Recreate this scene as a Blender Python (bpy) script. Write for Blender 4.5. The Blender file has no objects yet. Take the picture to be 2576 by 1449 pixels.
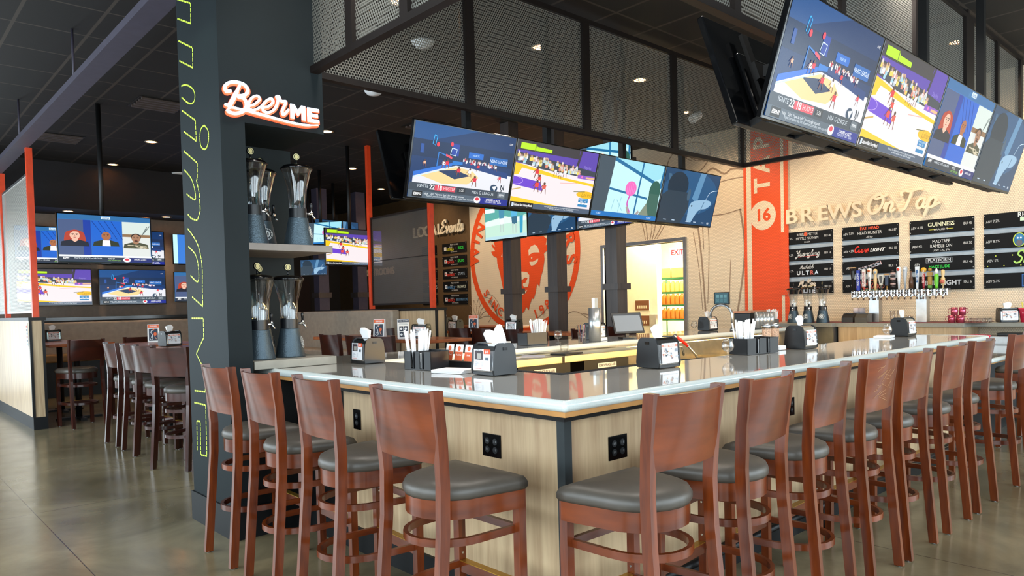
import bpy, bmesh, math, random
from math import pi, sin, cos, sqrt, radians as R
from mathutils import Vector as V, Matrix as M4
random.seed(7)
SC = bpy.context.scene
COL = SC.collection
# ------------------------------------------------------------------ camera
cd = bpy.data.cameras.new('camera'); cam = bpy.data.objects.new('camera', cd); COL.objects.link(cam)
cd.sensor_width = 36; cd.lens = 36*1824.6/2576; cd.shift_y = (823.67-724.5)/2576; cd.clip_start = .05
yw, pt, rl = R(47.60), R(-1.763), R(-1.388)
fw = V((cos(yw)*cos(pt), sin(yw)*cos(pt), sin(pt))); rt = V((sin(yw), -cos(yw), 0)); up = rt.cross(fw)
r2 = cos(rl)*rt+sin(rl)*up; u2 = -sin(rl)*rt+cos(rl)*up
mw = M4.Identity(4)
for i in range(3):
    mw[i][0] = r2[i]; mw[i][1] = u2[i]; mw[i][2] = -fw[i]
mw[0][3], mw[1][3], mw[2][3] = 0, 0, 1.45
cam.matrix_world = mw; SC.camera = cam
# ------------------------------------------------------------------ view, world, daylight
SC.view_settings.view_transform = 'Standard'; SC.view_settings.look = 'None'
SC.view_settings.gamma = 1; SC.view_settings.use_curve_mapping = False; SC.view_settings.exposure = 0.5
w = bpy.data.worlds.new('sky'); SC.world = w; w.use_nodes = True
w.node_tree.nodes['Background'].inputs[0].default_value = (.75, .88, 1, 1)
w.node_tree.nodes['Background'].inputs[1].default_value = 1.0
def area(name, loc, rot, sx, sy, power, col, spread=180):
    l = bpy.data.lights.new(name, 'AREA'); l.shape = 'RECTANGLE'; l.size = sx; l.size_y = sy
    l.energy = power; l.color = col; l.spread = R(spread)
    o = bpy.data.objects.new(name, l); o.location = loc; o.rotation_euler = rot; COL.objects.link(o); return o
DAY = (.80, .93, 1.0)
for i, y in enumerate((-.6, 2.6, 5.8, 9.0, 12.2)):      # storefront windows, left side
    area('daylight_side_window', (-1.95, y, 1.75), (0, R(-90), 0), 2.5, 2.7, 95, DAY)
for i, x in enumerate((.6, 3.8, 7.0, 10.2)):            # storefront windows, near side
    area('daylight_front_window', (x, -2.25, 1.75), (R(90), 0, 0), 2.7, 2.5, 95, DAY)
area('daylight_far_door', (-.3, 15.9, 1.5), (R(-90), 0, 0), 2.8, 2.8, 60, DAY)
for x, y in ((2.6, 2.3), (2.4, 3.8), (4.2, 2.3), (6.4, 2.3)): area('bar_task_light', (x, y, 4.1), (0, 0, 0), .5, .5, 20, (1, .93, .84), 120)  # unseen fill lamps added to brighten the bar top
# ------------------------------------------------------------------ materials
def lin(h):
    h = h.lstrip('#'); c = [int(h[i:i+2], 16)/255 for i in (0, 2, 4)]
    return tuple((x/12.92 if x <= .04045 else ((x+.055)/1.055)**2.4) for x in c)
MATS = {}
def nm(name):
    m = bpy.data.materials.new(name); m.use_nodes = True; nt = m.node_tree
    MATS[name] = m
    return m, nt, nt.nodes['Principled BSDF']
def bump(nt, b, src, strength=.2, dist=.01):
    n = nt.nodes.new('ShaderNodeBump'); n.inputs['Strength'].default_value = strength; n.inputs['Distance'].default_value = dist
    nt.links.new(src, n.inputs['Height']); nt.links.new(n.outputs[0], b.inputs['Normal'])
def plain(name, col, rough=.5, metal=0, noise=.06, scale=12, spec=.5, coat=0, emit=0, bmp=0):
    m, nt, b = nm(name); c = lin(col)
    b.inputs['Roughness'].default_value = rough; b.inputs['Metallic'].default_value = metal
    b.inputs['Specular IOR Level'].default_value = spec; b.inputs['Coat Weight'].default_value = coat
    if noise:
        tc = nt.nodes.new('ShaderNodeTexCoord'); n = nt.nodes.new('ShaderNodeTexNoise'); n.inputs['Scale'].default_value = scale; n.inputs['Detail'].default_value = 4
        nt.links.new(tc.outputs['Object'], n.inputs['Vector'])
        r = nt.nodes.new('ShaderNodeValToRGB'); r.color_ramp.elements[0].position = .3; r.color_ramp.elements[1].position = .7
        r.color_ramp.elements[0].color = (*[x*(1-noise*2) for x in c], 1); r.color_ramp.elements[1].color = (*[min(1, x*(1+noise)) for x in c], 1)
        nt.links.new(n.outputs['Fac'], r.inputs['Fac']); nt.links.new(r.outputs['Color'], b.inputs['Base Color'])
        if bmp: bump(nt, b, n.outputs['Fac'], bmp)
    else: b.inputs['Base Color'].default_value = (*c, 1)
    if emit: b.inputs['Emission Color'].default_value = (*c, 1); b.inputs['Emission Strength'].default_value = emit
    return m
def wood(name, c1, c2, stretch=(14, 14, 1.2), rough=.3, coat=.3, scale=1.0, world=False, wave=.5):
    m, nt, b = nm(name)
    tc = nt.nodes.new('ShaderNodeTexCoord'); mp = nt.nodes.new('ShaderNodeMapping'); mp.inputs['Scale'].default_value = stretch
    if not world:
        oi = nt.nodes.new('ShaderNodeObjectInfo'); ad = nt.nodes.new('ShaderNodeVectorMath'); ad.operation = 'MULTIPLY_ADD'
        nt.links.new(oi.outputs['Random'], ad.inputs[0]); ad.inputs[1].default_value = (7, 5, 9); nt.links.new(tc.outputs['Object'], ad.inputs[2]); nt.links.new(ad.outputs[0], mp.inputs[0])
    else: nt.links.new(tc.outputs['Object'], mp.inputs[0])
    n = nt.nodes.new('ShaderNodeTexNoise'); n.inputs['Scale'].default_value = scale; n.inputs['Detail'].default_value = 7; n.inputs['Distortion'].default_value = 1.2
    n2 = nt.nodes.new('ShaderNodeTexNoise'); n2.inputs['Scale'].default_value = scale*6; n2.inputs['Detail'].default_value = 3
    mx = nt.nodes.new('ShaderNodeMath'); mx.operation = 'MULTIPLY_ADD'; mx.inputs[1].default_value = .35
    nt.links.new(mp.outputs[0], n.inputs['Vector']); nt.links.new(mp.outputs[0], n2.inputs['Vector'])
    nt.links.new(n2.outputs['Fac'], mx.inputs[0]); 
    s2 = nt.nodes.new('ShaderNodeMath'); s2.operation = 'MULTIPLY'; s2.inputs[1].default_value = .8; nt.links.new(n.outputs['Fac'], s2.inputs[0]); nt.links.new(s2.outputs[0], mx.inputs[2])
    r = nt.nodes.new('ShaderNodeValToRGB'); r.color_ramp.elements[0].position = .36; r.color_ramp.elements[1].position = .78
    r.color_ramp.elements[0].color = (*lin(c1), 1); r.color_ramp.elements[1].color = (*lin(c2), 1)
    nt.links.new(mx.outputs[0], r.inputs['Fac']); nt.links.new(r.outputs['Color'], b.inputs['Base Color'])
    b.inputs['Roughness'].default_value = rough; b.inputs['Coat Weight'].default_value = coat; b.inputs['Coat Roughness'].default_value = .15
    bump(nt, b, mx.outputs[0], .05)
    return m
def hexfac(nt, ax, s, ratio=1.0):
    """distance to nearest point of a staggered lattice; ax = the two object axes, s = pitch"""
    tc = nt.nodes.new('ShaderNodeTexCoord'); sp = nt.nodes.new('ShaderNodeSeparateXYZ'); cb = nt.nodes.new('ShaderNodeCombineXYZ')
    nt.links.new(tc.outputs['Object'], sp.inputs[0]); nt.links.new(sp.outputs[ax[0]], cb.inputs[0]); nt.links.new(sp.outputs[ax[1]], cb.inputs[1])
    k = sqrt(3)*ratio
    def vm(op, a, b=None):
        n = nt.nodes.new('ShaderNodeVectorMath'); n.operation = op
        nt.links.new(a, n.inputs[0])
        if b is not None: n.inputs[1].default_value = b
        return n
    sc = vm('MULTIPLY', cb.outputs[0], (1/s, 1/(s*k), 0)).outputs[0]
    ds = []
    for off in (0, .5):
        a = vm('ADD', sc, (off, off, 0)).outputs[0]; f = vm('FRACTION', a).outputs[0]
        c = vm('SUBTRACT', f, (.5, .5, 0)).outputs[0]; d = vm('MULTIPLY', c, (1, k, 0)).outputs[0]
        ds.append(vm('LENGTH', d).outputs['Value'])
    mn = nt.nodes.new('ShaderNodeMath'); mn.operation = 'MINIMUM'; nt.links.new(ds[0], mn.inputs[0]); nt.links.new(ds[1], mn.inputs[1])
    return mn.outputs[0]
def perforated(name, col, ax, s, hole=.36, ratio=1.0, rough=.45, metal=.6):
    m, nt, b = nm(name); b.inputs['Base Color'].default_value = (*lin(col), 1); b.inputs['Roughness'].default_value = rough; b.inputs['Metallic'].default_value = metal
    d = hexfac(nt, ax, s, ratio); g = nt.nodes.new('ShaderNodeMath'); g.operation = 'LESS_THAN'; g.inputs[1].default_value = hole; nt.links.new(d, g.inputs[0])
    t = nt.nodes.new('ShaderNodeBsdfTransparent'); mx = nt.nodes.new('ShaderNodeMixShader')
    nt.links.new(g.outputs[0], mx.inputs[0]); nt.links.new(b.outputs[0], mx.inputs[1]); nt.links.new(t.outputs[0], mx.inputs[2])
    nt.links.new(mx.outputs[0], nt.nodes['Material Output'].inputs[0]); return m
def tiled(name, col, attr=False, s=.026, rough=.45):
    """wall finish of small raised round tiles"""
    m, nt, b = nm(name); d = hexfac(nt, ('Y', 'Z'), s)
    r = nt.nodes.new('ShaderNodeValToRGB'); r.color_ramp.elements[0].position = .36; r.color_ramp.elements[1].position = .50
    r.color_ramp.elements[0].color = (1, 1, 1, 1); r.color_ramp.elements[1].color = (.70, .67, .66, 1)
    nt.links.new(d, r.inputs['Fac'])
    mx = nt.nodes.new('ShaderNodeMix'); mx.data_type = 'RGBA'; mx.blend_type = 'MULTIPLY'; mx.inputs[0].default_value = 1
    if attr:
        a = nt.nodes.new('ShaderNodeVertexColor'); a.layer_name = 'Col'; nt.links.new(a.outputs[0], mx.inputs[6])
    else: mx.inputs[6].default_value = (*lin(col), 1)
    nt.links.new(r.outputs['Color'], mx.inputs[7]); nt.links.new(mx.outputs[2], b.inputs['Base Color']); b.inputs['Roughness'].default_value = rough
    iv = nt.nodes.new('ShaderNodeMath'); iv.operation = 'MULTIPLY'; iv.inputs[1].default_value = -1; nt.links.new(d, iv.inputs[0])
    bump(nt, b, iv.outputs[0], .5, .012); return m
def attrmat(name, rough=.5, emit=0, spec=.5):
    m, nt, b = nm(name); a = nt.nodes.new('ShaderNodeVertexColor'); a.layer_name = 'Col'; spec = .22 if emit else spec
    b.inputs['Roughness'].default_value = rough; b.inputs['Specular IOR Level'].default_value = spec
    if emit:
        b.inputs['Base Color'].default_value = (.01, .01, .012, 1)
        nt.links.new(a.outputs[0], b.inputs['Emission Color']); b.inputs['Emission Strength'].default_value = emit
    else: nt.links.new(a.outputs[0], b.inputs['Base Color'])
    return m
def glassmat(name, col=(1, 1, 1), rough=0, mixt=.75):
    m, nt, b = nm(name)
    b.inputs['Base Color'].default_value = (*col, 1); b.inputs['Roughness'].default_value = .03; b.inputs['Transmission Weight'].default_value = 0
    b.inputs['Specular IOR Level'].default_value = .9
    t = nt.nodes.new('ShaderNodeBsdfTransparent'); t.inputs[0].default_value = (*col, 1)
    fr = nt.nodes.new('ShaderNodeLayerWeight'); fr.inputs[0].default_value = .35
    gl = nt.nodes.new('ShaderNodeBsdfGlossy'); gl.inputs['Roughness'].default_value = .03
    ad = nt.nodes.new('ShaderNodeMath'); ad.operation = 'MULTIPLY_ADD'; ad.inputs[1].default_value = .55; ad.inputs[2].default_value = 1-mixt-.22; ad.use_clamp = True; nt.links.new(fr.outputs['Facing'], ad.inputs[0])
    mx = nt.nodes.new('ShaderNodeMixShader'); nt.links.new(ad.outputs[0], mx.inputs[0]); nt.links.new(t.outputs[0], mx.inputs[1]); nt.links.new(gl.outputs[0], mx.inputs[2])
    nt.links.new(mx.outputs[0], nt.nodes['Material Output'].inputs[0]); return m
def emis(name, col, s):
    m, nt, b = nm(name); c = lin(col); b.inputs['Base Color'].default_value = (*c, 1)
    b.inputs['Emission Color'].default_value = (*c, 1); b.inputs['Emission Strength'].default_value = s; return m
STOOLW = wood('stained_cherry_wood', '#431605', '#7d370f', (1.6, 2.2, 8), .28, .3, .6)
STOOLL = wood('stained_cherry_wood_upright', '#431605', '#7d370f', (14, 14, 1.6), .28, .3, .8)
SEAT = plain('dark_olive_vinyl', '#4b453e', .42, noise=.05, scale=30)
DINEL = wood('dark_mahogany_wood_upright', '#240c07', '#45180d', (14, 14, 1.6), .28, .4, .8)
DINEW = wood('dark_mahogany_wood', '#260d08', '#47190e', (2.2, 2.2, 9), .28, .4, .6)
BRASS = plain('brass', '#c79a3c', .35, .9)
STEEL = plain('brushed_steel', '#b9bcbe', .3, .95)
CHROME = plain('chrome', '#d6d8da', .12, 1, noise=0)
BLACK = plain('black_plastic', '#14171b', .35)
BLACKM = plain('black_metal', '#121213', .45, .2)
SCRB = plain('glossy_black', '#08090b', .12)
WHITE = plain('white_paper', '#f2f3f5', .7, noise=.02)
PANEL = wood('pale_oak_laminate', '#b39472', '#d9bf98', (7, 7, .5), .42, .05, 1.6, world=True)
QUARTZ = plain('grey_quartz', '#aba8a1', .07, noise=.06, scale=120, coat=.5, spec=.8)
QUARTZN = plain('grey_quartz_nose', '#d3dbd8', .16, noise=.03, scale=220, coat=.4)  # nose stone lightened: daylight on the edge put into the colour
OAKEDGE = plain('amber_wood_edge', '#c08a4e', .4)
COLUMN = plain('charcoal_green_paint', '#171f22', .65, noise=.05, scale=3, spec=.2)
COLBASE = plain('near_black_vinyl', '#121416', .55, spec=.3)
CEIL = None
ORANGE = plain('orange_paint', '#e2461d', .4)
MESHX = perforated('perforated_dark_metal_x', '#87857d', ('X', 'Z'), .0228, .37, metal=.3)
MESHY = perforated('perforated_dark_metal_y', '#87857d', ('Y', 'Z'), .0228, .37, metal=.3)
SLATY = perforated('louvre_metal_y', '#d6d2ca', ('Y', 'Z'), .026, .34, .8)  # louvre metal lightened: window daylight on the left screen painted in
SLATG = perforated('louvre_metal_grey', '#76726e', ('Y', 'Z'), .022, .36, .8)
FRAME = plain('dark_bronze_steel', '#1d1512', .5, .3)
CANW = tiled('cream_round_tile', '#efdcbf')
WALLPAINT = tiled('painted_round_tile', '#ffffff', attr=True)
PAINT = attrmat('printed_colours', .55)
PAINTE = attrmat('lit_screen_picture', .22, .85)
GLASS = glassmat('clear_glass'); ACRYL = glassmat('clear_acrylic', (.93, .96, .98), mixt=.70)
TAUPE = plain('taupe_paint', '#82756a', .7); DARKW = plain('dark_brown_paint', '#3a2c20', .7, noise=.12, scale=1.2); OLIVE = plain('olive_brown_paint', '#5d4629', .7)
TANV = plain('tan_vinyl', '#a89a8a', .5); TABLE = wood('orange_brown_wood_top', '#8a4423', '#c06c3a', (2, 16, 2), .3, .3, 1)
COLW = wood('dark_column_wood', '#332d2e', '#4a423e', (9, 9, .6), .45, .2, 1.2, world=True)
STONE = plain('grey_counter_stone', '#93938a', .35, noise=.05, scale=60)
RUBBER = plain('black_rubber', '#15171a', .6)
TOWELM = plain('satin_steel_tube', '#c9cfd3', .28, .8)
COPPER = plain('pinkish_copper', '#d0637a', .25, .7, noise=.03)
REDP = plain('red_plastic', '#ec2350', .4)
CREAMW = plain('cream_kitchen_wall', '#f1e8c6', .6, noise=.02)
# ceiling: dark tiles with thin grid
def ceilmat():
    m, nt, b = nm('dark_ceiling_tile'); tc = nt.nodes.new('ShaderNodeTexCoord')
    sp = nt.nodes.new('ShaderNodeSeparateXYZ'); nt.links.new(tc.outputs['Object'], sp.inputs[0]); fs = []
    for axn, per, wd in (('X', .608, .030), ('Y', .737, .024)):
        dv = nt.nodes.new('ShaderNodeMath'); dv.operation = 'DIVIDE'; dv.inputs[1].default_value = per; nt.links.new(sp.outputs[axn], dv.inputs[0])
        fr = nt.nodes.new('ShaderNodeMath'); fr.operation = 'FRACT'; nt.links.new(dv.outputs[0], fr.inputs[0])
        g = nt.nodes.new('ShaderNodeMath'); g.operation = 'LESS_THAN'; g.inputs[1].default_value = wd/per; nt.links.new(fr.outputs[0], g.inputs[0]); fs.append(g.outputs[0])
    mx = nt.nodes.new('ShaderNodeMath'); mx.operation = 'MAXIMUM'; nt.links.new(fs[0], mx.inputs[0]); nt.links.new(fs[1], mx.inputs[1])
    c = nt.nodes.new('ShaderNodeMix'); c.data_type = 'RGBA'; c.inputs[6].default_value = (*lin('#0f0d0c'), 1); c.inputs[7].default_value = (*lin('#3b342e'), 1)
    nt.links.new(mx.outputs[0], c.inputs[0]); nt.links.new(c.outputs[2], b.inputs['Base Color']); b.inputs['Roughness'].default_value = .7
    return m
CEIL = ceilmat()
def floormat():
    m, nt, b = nm('polished_concrete'); tc = nt.nodes.new('ShaderNodeTexCoord')
    n = nt.nodes.new('ShaderNodeTexNoise'); n.inputs['Scale'].default_value = 1.1; n.inputs['Detail'].default_value = 9; n.inputs['Roughness'].default_value = .6; n.inputs['Distortion'].default_value = .6
    nt.links.new(tc.outputs['Object'], n.inputs['Vector'])
    r = nt.nodes.new('ShaderNodeValToRGB'); e = r.color_ramp.elements; e[0].position = .3; e[0].color = (*lin('#5f5640'), 1); e[1].position = .72; e[1].color = (*lin('#988a6c'), 1)
    nt.links.new(n.outputs['Fac'], r.inputs['Fac'])
    sp = nt.nodes.new('ShaderNodeSeparateXYZ'); nt.links.new(tc.outputs['Object'], sp.inputs[0]); fs = []
    for axn, per, off in (('X', 3.4, .72), ('Y', 3.6, .25)):
        dv = nt.nodes.new('ShaderNodeMath'); dv.operation = 'MULTIPLY_ADD'; dv.inputs[1].default_value = 1/per; dv.inputs[2].default_value = off; nt.links.new(sp.outputs[axn], dv.inputs[0])
        fr = nt.nodes.new('ShaderNodeMath'); fr.operation = 'FRACT'; nt.links.new(dv.outputs[0], fr.inputs[0])
        g = nt.nodes.new('ShaderNodeMath'); g.operation = 'LESS_THAN'; g.inputs[1].default_value = .006/per; nt.links.new(fr.outputs[0], g.inputs[0]); fs.append(g.outputs[0])
    mx = nt.nodes.new('ShaderNodeMath'); mx.operation = 'MAXIMUM'; nt.links.new(fs[0], mx.inputs[0]); nt.links.new(fs[1], mx.inputs[1])
    c = nt.nodes.new('ShaderNodeMix'); c.data_type = 'RGBA'; nt.links.new(mx.outputs[0], c.inputs[0]); nt.links.new(r.outputs['Color'], c.inputs[6]); c.inputs[7].default_value = (*lin('#3a352b'), 1)
    nt.links.new(c.outputs[2], b.inputs['Base Color'])
    n2 = nt.nodes.new('ShaderNodeTexNoise'); n2.inputs['Scale'].default_value = 3; n2.inputs['Detail'].default_value = 6; nt.links.new(tc.outputs['Object'], n2.inputs['Vector'])
    r3 = nt.nodes.new('ShaderNodeMapRange'); r3.inputs[3].default_value = .10; r3.inputs[4].default_value = .30; nt.links.new(n2.outputs['Fac'], r3.inputs[0]); nt.links.new(r3.outputs[0], b.inputs['Roughness'])
    b.inputs['Specular IOR Level'].default_value = .6; return m
FLOOR = floormat()
# ------------------------------------------------------------------ mesh helpers
def T(*a): return M4.Translation(V(a))
def box(bm, x0, x1, y0, y1, z0, z1, mi=0, bev=0, m=None):
    g = bmesh.ops.create_cube(bm, size=1)['verts']
    for v in g: v.co = V(((x0+x1)/2+v.co.x*(x1-x0), (y0+y1)/2+v.co.y*(y1-y0), (z0+z1)/2+v.co.z*(z1-z0)))
    if m is not None: bmesh.ops.transform(bm, matrix=m, verts=g)
    fs = set(f for v in g for f in v.link_faces)
    for f in fs: f.material_index = mi
    if bev:
        es = set(e for v in g for e in v.link_edges)
        r = bmesh.ops.bevel(bm, geom=list(es), offset=bev, segments=2, profile=.5, affect='EDGES')
        for f in r['faces']: f.material_index = mi
def cyl(bm, r, z0, z1, x=0, y=0, r2=None, seg=16, mi=0, m=None, caps=True):
    r2_ = r if r2 is None else r2
    g = bmesh.ops.create_cone(bm, cap_ends=caps, segments=seg, radius1=r, radius2=r2_, depth=z1-z0)['verts']
    bmesh.ops.translate(bm, vec=(x, y, (z0+z1)/2), verts=g)
    if m is not None: bmesh.ops.transform(bm, matrix=m, verts=g)
    for f in set(f for v in g for f in v.link_faces): f.material_index = mi; f.smooth = len(f.verts) == 4
def lathe(bm, prof, seg=24, x=0, y=0, z=0, mi=0, smooth=True, m=None, caps=True):
    rings = []
    for r, h in prof:
        rings.append([bm.verts.new((x+r*cos(2*pi*i/seg), y+r*sin(2*pi*i/seg), z+h)) for i in range(seg)])
    vs = [v for q in rings for v in q]
    for a, b in zip(rings, rings[1:]):
        for i in range(seg):
            f = bm.faces.new((a[i], a[(i+1) % seg], b[(i+1) % seg], b[i])); f.smooth = smooth; f.material_index = mi
    if caps and prof[0][0] > 1e-4: bm.faces.new(rings[0][::-1]).material_index = mi
    if caps and prof[-1][0] > 1e-4: bm.faces.new(rings[-1]).material_index = mi
    if m is not None: bmesh.ops.transform(bm, matrix=m, verts=vs)
def tube(bm, pts, r, seg=8, mi=0, flat=None):
    """sweep a round (or flat=(w,h) rectangular) section along pts"""
    pts = [V(p) for p in pts]; rings = []; n = len(pts)
    for i, p in enumerate(pts):
        d = (pts[min(i+1, n-1)]-pts[max(i-1, 0)]).normalized()
        a = d.cross(V((0, 0, 1))); a = V((1, 0, 0)) if a.length < 1e-3 else a.normalized(); b = a.cross(d).normalized()
        if flat: q = [p+a*sx*flat[0]/2+b*sy*flat[1]/2 for sx, sy in ((-1, -1), (1, -1), (1, 1), (-1, 1))]
        else: q = [p+a*r*cos(2*pi*k/seg)+b*r*sin(2*pi*k/seg) for k in range(seg)]
        rings.append([bm.verts.new(v) for v in q])
    s = len(rings[0])
    for a, b in zip(rings, rings[1:]):
        for k in range(s):
            f = bm.faces.new((a[k], a[(k+1) % s], b[(k+1) % s], b[k])); f.material_index = mi; f.smooth = not flat
    bm.faces.new(rings[0][::-1]).material_index = mi; bm.faces.new(rings[-1]).material_index = mi
def prism(bm, poly, z0, z1, mi=0, m=None):
    """poly = xy outline, extruded from z0 to z1"""
    a = [bm.verts.new((x, y, z0)) for x, y in poly]; b = [bm.verts.new((x, y, z1)) for x, y in poly]; n = len(poly)
    bm.faces.new(a[::-1]).material_index = mi; bm.faces.new(b).material_index = mi
    for i in range(n): bm.faces.new((a[i], a[(i+1) % n], b[(i+1) % n], b[i])).material_index = mi
    if m is not None: bmesh.ops.transform(bm, matrix=m, verts=a+b)
def NB(): return bmesh.new()
def rims(bm, ang=40):
    """smooth faces but keep edges sharper than ang crisp"""
    bm.normal_update()
    for f in bm.faces: f.smooth = True
    for e in bm.edges:
        if len(e.link_faces) != 2 or e.calc_face_angle(0) > R(ang): e.smooth = False
def mesh(bm, mats, name='mesh', normals=True):
    if normals: bmesh.ops.recalc_face_normals(bm, faces=bm.faces)
    me = bpy.data.meshes.new(name); bm.to_mesh(me); bm.free()
    for q in (mats if isinstance(mats, (list, tuple)) else [mats]): me.materials.append(q)
    return me
def obj(name, bm, mats, parent=None, loc=None, rz=0, mat=None):
    me = bm if isinstance(bm, bpy.types.Mesh) else mesh(bm, mats, name)
    o = bpy.data.objects.new(name, me); COL.objects.link(o)
    if parent: o.parent = parent
    if mat is not None: o.matrix_basis = mat
    else:
        if loc: o.location = loc
        o.rotation_euler[2] = rz
    return o
def thing(name, label, cat, loc=(0, 0, 0), rz=0, group=None, mat=None):
    o = bpy.data.objects.new(name, None); COL.objects.link(o); o.empty_display_size = .1
    if mat is not None: o.matrix_basis = mat
    else: o.location = loc; o.rotation_euler[2] = rz
    return tag(o, label, cat, group)
def tag(o, label, cat, group=None):
    o['label'] = label; o['category'] = cat
    if group: o['group'] = group
    return o
def struct(name, bm, mats, loc=None):
    o = obj(name, bm, mats, loc=loc); o['kind'] = 'structure'; return o
def dup(root, loc=None, rz=None, label=None, group=None, mat=None):
    def cp(o, par):
        c = o.copy(); COL.objects.link(c)
        if par: c.parent = par
        for ch in list(o.children): cp(ch, c)
        return c
    r = cp(root, None)
    if mat is not None: r.matrix_basis = mat
    else:
        if loc is not None: r.location = loc
        if rz is not None: r.rotation_euler[2] = rz
    if label: r['label'] = label
    if group: r['group'] = group
    return r
def frm(o, xa, ya):
    """matrix whose local x,y axes are xa,ya in the world, origin o"""
    xa = V(xa).normalized(); ya = V(ya).normalized(); za = xa.cross(ya); m = M4.Identity(4)
    for i in range(3): m[i][0] = xa[i]; m[i][1] = ya[i]; m[i][2] = za[i]; m[i][3] = o[i]
    return m
# ------------------------------------------------------------------ flat coloured pictures and lettering
def spline(pts, k=6, closed=False):
    P = [V((*p, 0)) if len(p) == 2 else V(p) for p in pts]; out = []; n = len(P)
    for i in range(n-1):
        p0, p1, p2, p3 = P[max(i-1, 0)], P[i], P[i+1], P[min(i+2, n-1)]
        for j in range(k):
            t = j/k; out.append(.5*((2*p1)+(p2-p0)*t+(2*p0-5*p1+4*p2-p3)*t*t+(3*p1-p0-3*p2+p3)*t**3))
    out.append(P[-1]); return [(q.x, q.y) for q in out]
class Pic:
    def __init__(s, w=1, h=1, dz=.0006): s.w, s.h, s.dz = w, h, dz; s.f = []; s.n = 0
    def poly(s, pts, c, same=False):
        if not same: s.n += 1
        s.f.append(([(x*s.w, y*s.h) for x, y in pts], s.n*s.dz, lin(c) if isinstance(c, str) else c))
    def rect(s, x0, y0, x1, y1, c, **k): s.poly([(x0, y0), (x1, y0), (x1, y1), (x0, y1)], c, **k)
    def ell(s, x, y, rx, ry, c, n=20, a0=0, a1=360, **k): s.poly([(x+rx*cos(R(a0+(a1-a0)*i/n)), y+ry*sin(R(a0+(a1-a0)*i/n))) for i in range(n+(a1-a0 < 360))], c, **k)
    def line(s, pts, t, c, same=False, cap=False):
        """thick line; t in final units"""
        if not same: s.n += 1
        q = [(x*s.w, y*s.h) for x, y in pts]
        c = lin(c) if isinstance(c, str) else c
        L = []; Rr = []
        for i, (x, y) in enumerate(q):
            a = q[max(i-1, 0)]; b = q[min(i+1, len(q)-1)]; dx, dy = b[0]-a[0], b[1]-a[1]; l = sqrt(dx*dx+dy*dy) or 1
            tt = (t(i/(len(q)-1)) if callable(t) else t)/2
            L.append((x-dy/l*tt, y+dx/l*tt)); Rr.append((x+dy/l*tt, y-dx/l*tt))
        for i in range(len(q)-1): s.f.append(([L[i], Rr[i], Rr[i+1], L[i+1]], s.n*s.dz, c))
    def text(s, body, x, y, size, c, ax='CENTER', shear=0, bold=0, rot=0, sx=1, same=False, font=None):
        if not same: s.n += 1
        c = lin(c) if isinstance(c, str) else c
        for poly in textpolys(body, ax, shear, bold): 
            pp = []
            for px, py in poly:
                px *= size*sx; py *= size
                if rot: px, py = px*cos(rot)-py*sin(rot), px*sin(rot)+py*cos(rot)
                pp.append((px+x*s.w, py+y*s.h))
            s.f.append((pp, s.n*s.dz, c))
    def script(s, body, x, y, size, c, t=.1, rot=0, same=False, slant=.25):
        if not same: s.n += 1
        for st in strokes(body, slant):
            q = [((px*cos(rot)-py*sin(rot))*size+x*s.w, (px*sin(rot)+py*cos(rot))*size+y*s.h) for px, py in st]
            q = [(a/s.w, b/s.h) for a, b in q]
            s.line(q, t*size, c, same=True)
    def mesh(s, mat, name='picture', clip=False):
        if clip:
            g = []
            for pts, z, c in s.f:
                for ax, sg, lim in ((0, 1, s.w/2), (0, -1, s.w/2), (1, 1, s.h/2), (1, -1, s.h/2)):
                    out = []
                    for i in range(len(pts)):
                        p, q = pts[i-1], pts[i]; a_, b_ = sg*p[ax] <= lim, sg*q[ax] <= lim
                        if a_ != b_:
                            t = (sg*lim-p[ax])/(q[ax]-p[ax]); out.append((p[0]+(q[0]-p[0])*t, p[1]+(q[1]-p[1])*t))
                        if b_: out.append(q)
                    pts = out
                    if len(pts) < 3: break
                if len(pts) > 2: g.append((pts, z, c))
            s.f = g
        bm = NB(); cl = bm.loops.layers.float_color.new('Col')
        for pts, z, c in s.f:
            try: f = bm.faces.new([bm.verts.new((x, y, z)) for x, y in pts])
            except ValueError: continue
            f.normal_update()
            if f.normal.z < 0: f.normal_flip()
            for l in f.loops: l[cl] = (*c, 1)
        return mesh(bm, mat, name, normals=False)
_tc = {}
def textmesh(body, ax='CENTER', shear=0, bold=0, ext=0, bev=0):
    c = bpy.data.curves.new('t', 'FONT'); c.body = body; c.align_x = ax; c.align_y = 'CENTER'; c.size = 1; c.shear = shear
    c.offset = bold; c.extrude = ext; c.bevel_depth = bev; c.resolution_u = 3; c.fill_mode = 'BOTH'
    o = bpy.data.objects.new('t', c); me = bpy.data.meshes.new_from_object(o); bpy.data.objects.remove(o); bpy.data.curves.remove(c); return me
def textpolys(body, ax, shear, bold):
    k = (body, ax, shear, bold)
    if k not in _tc:
        me = textmesh(body, ax, shear, bold)
        _tc[k] = [[(me.vertices[i].co.x, me.vertices[i].co.y) for i in p.vertices] for p in me.polygons]
        bpy.data.meshes.remove(me)
    return _tc[k]
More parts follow.
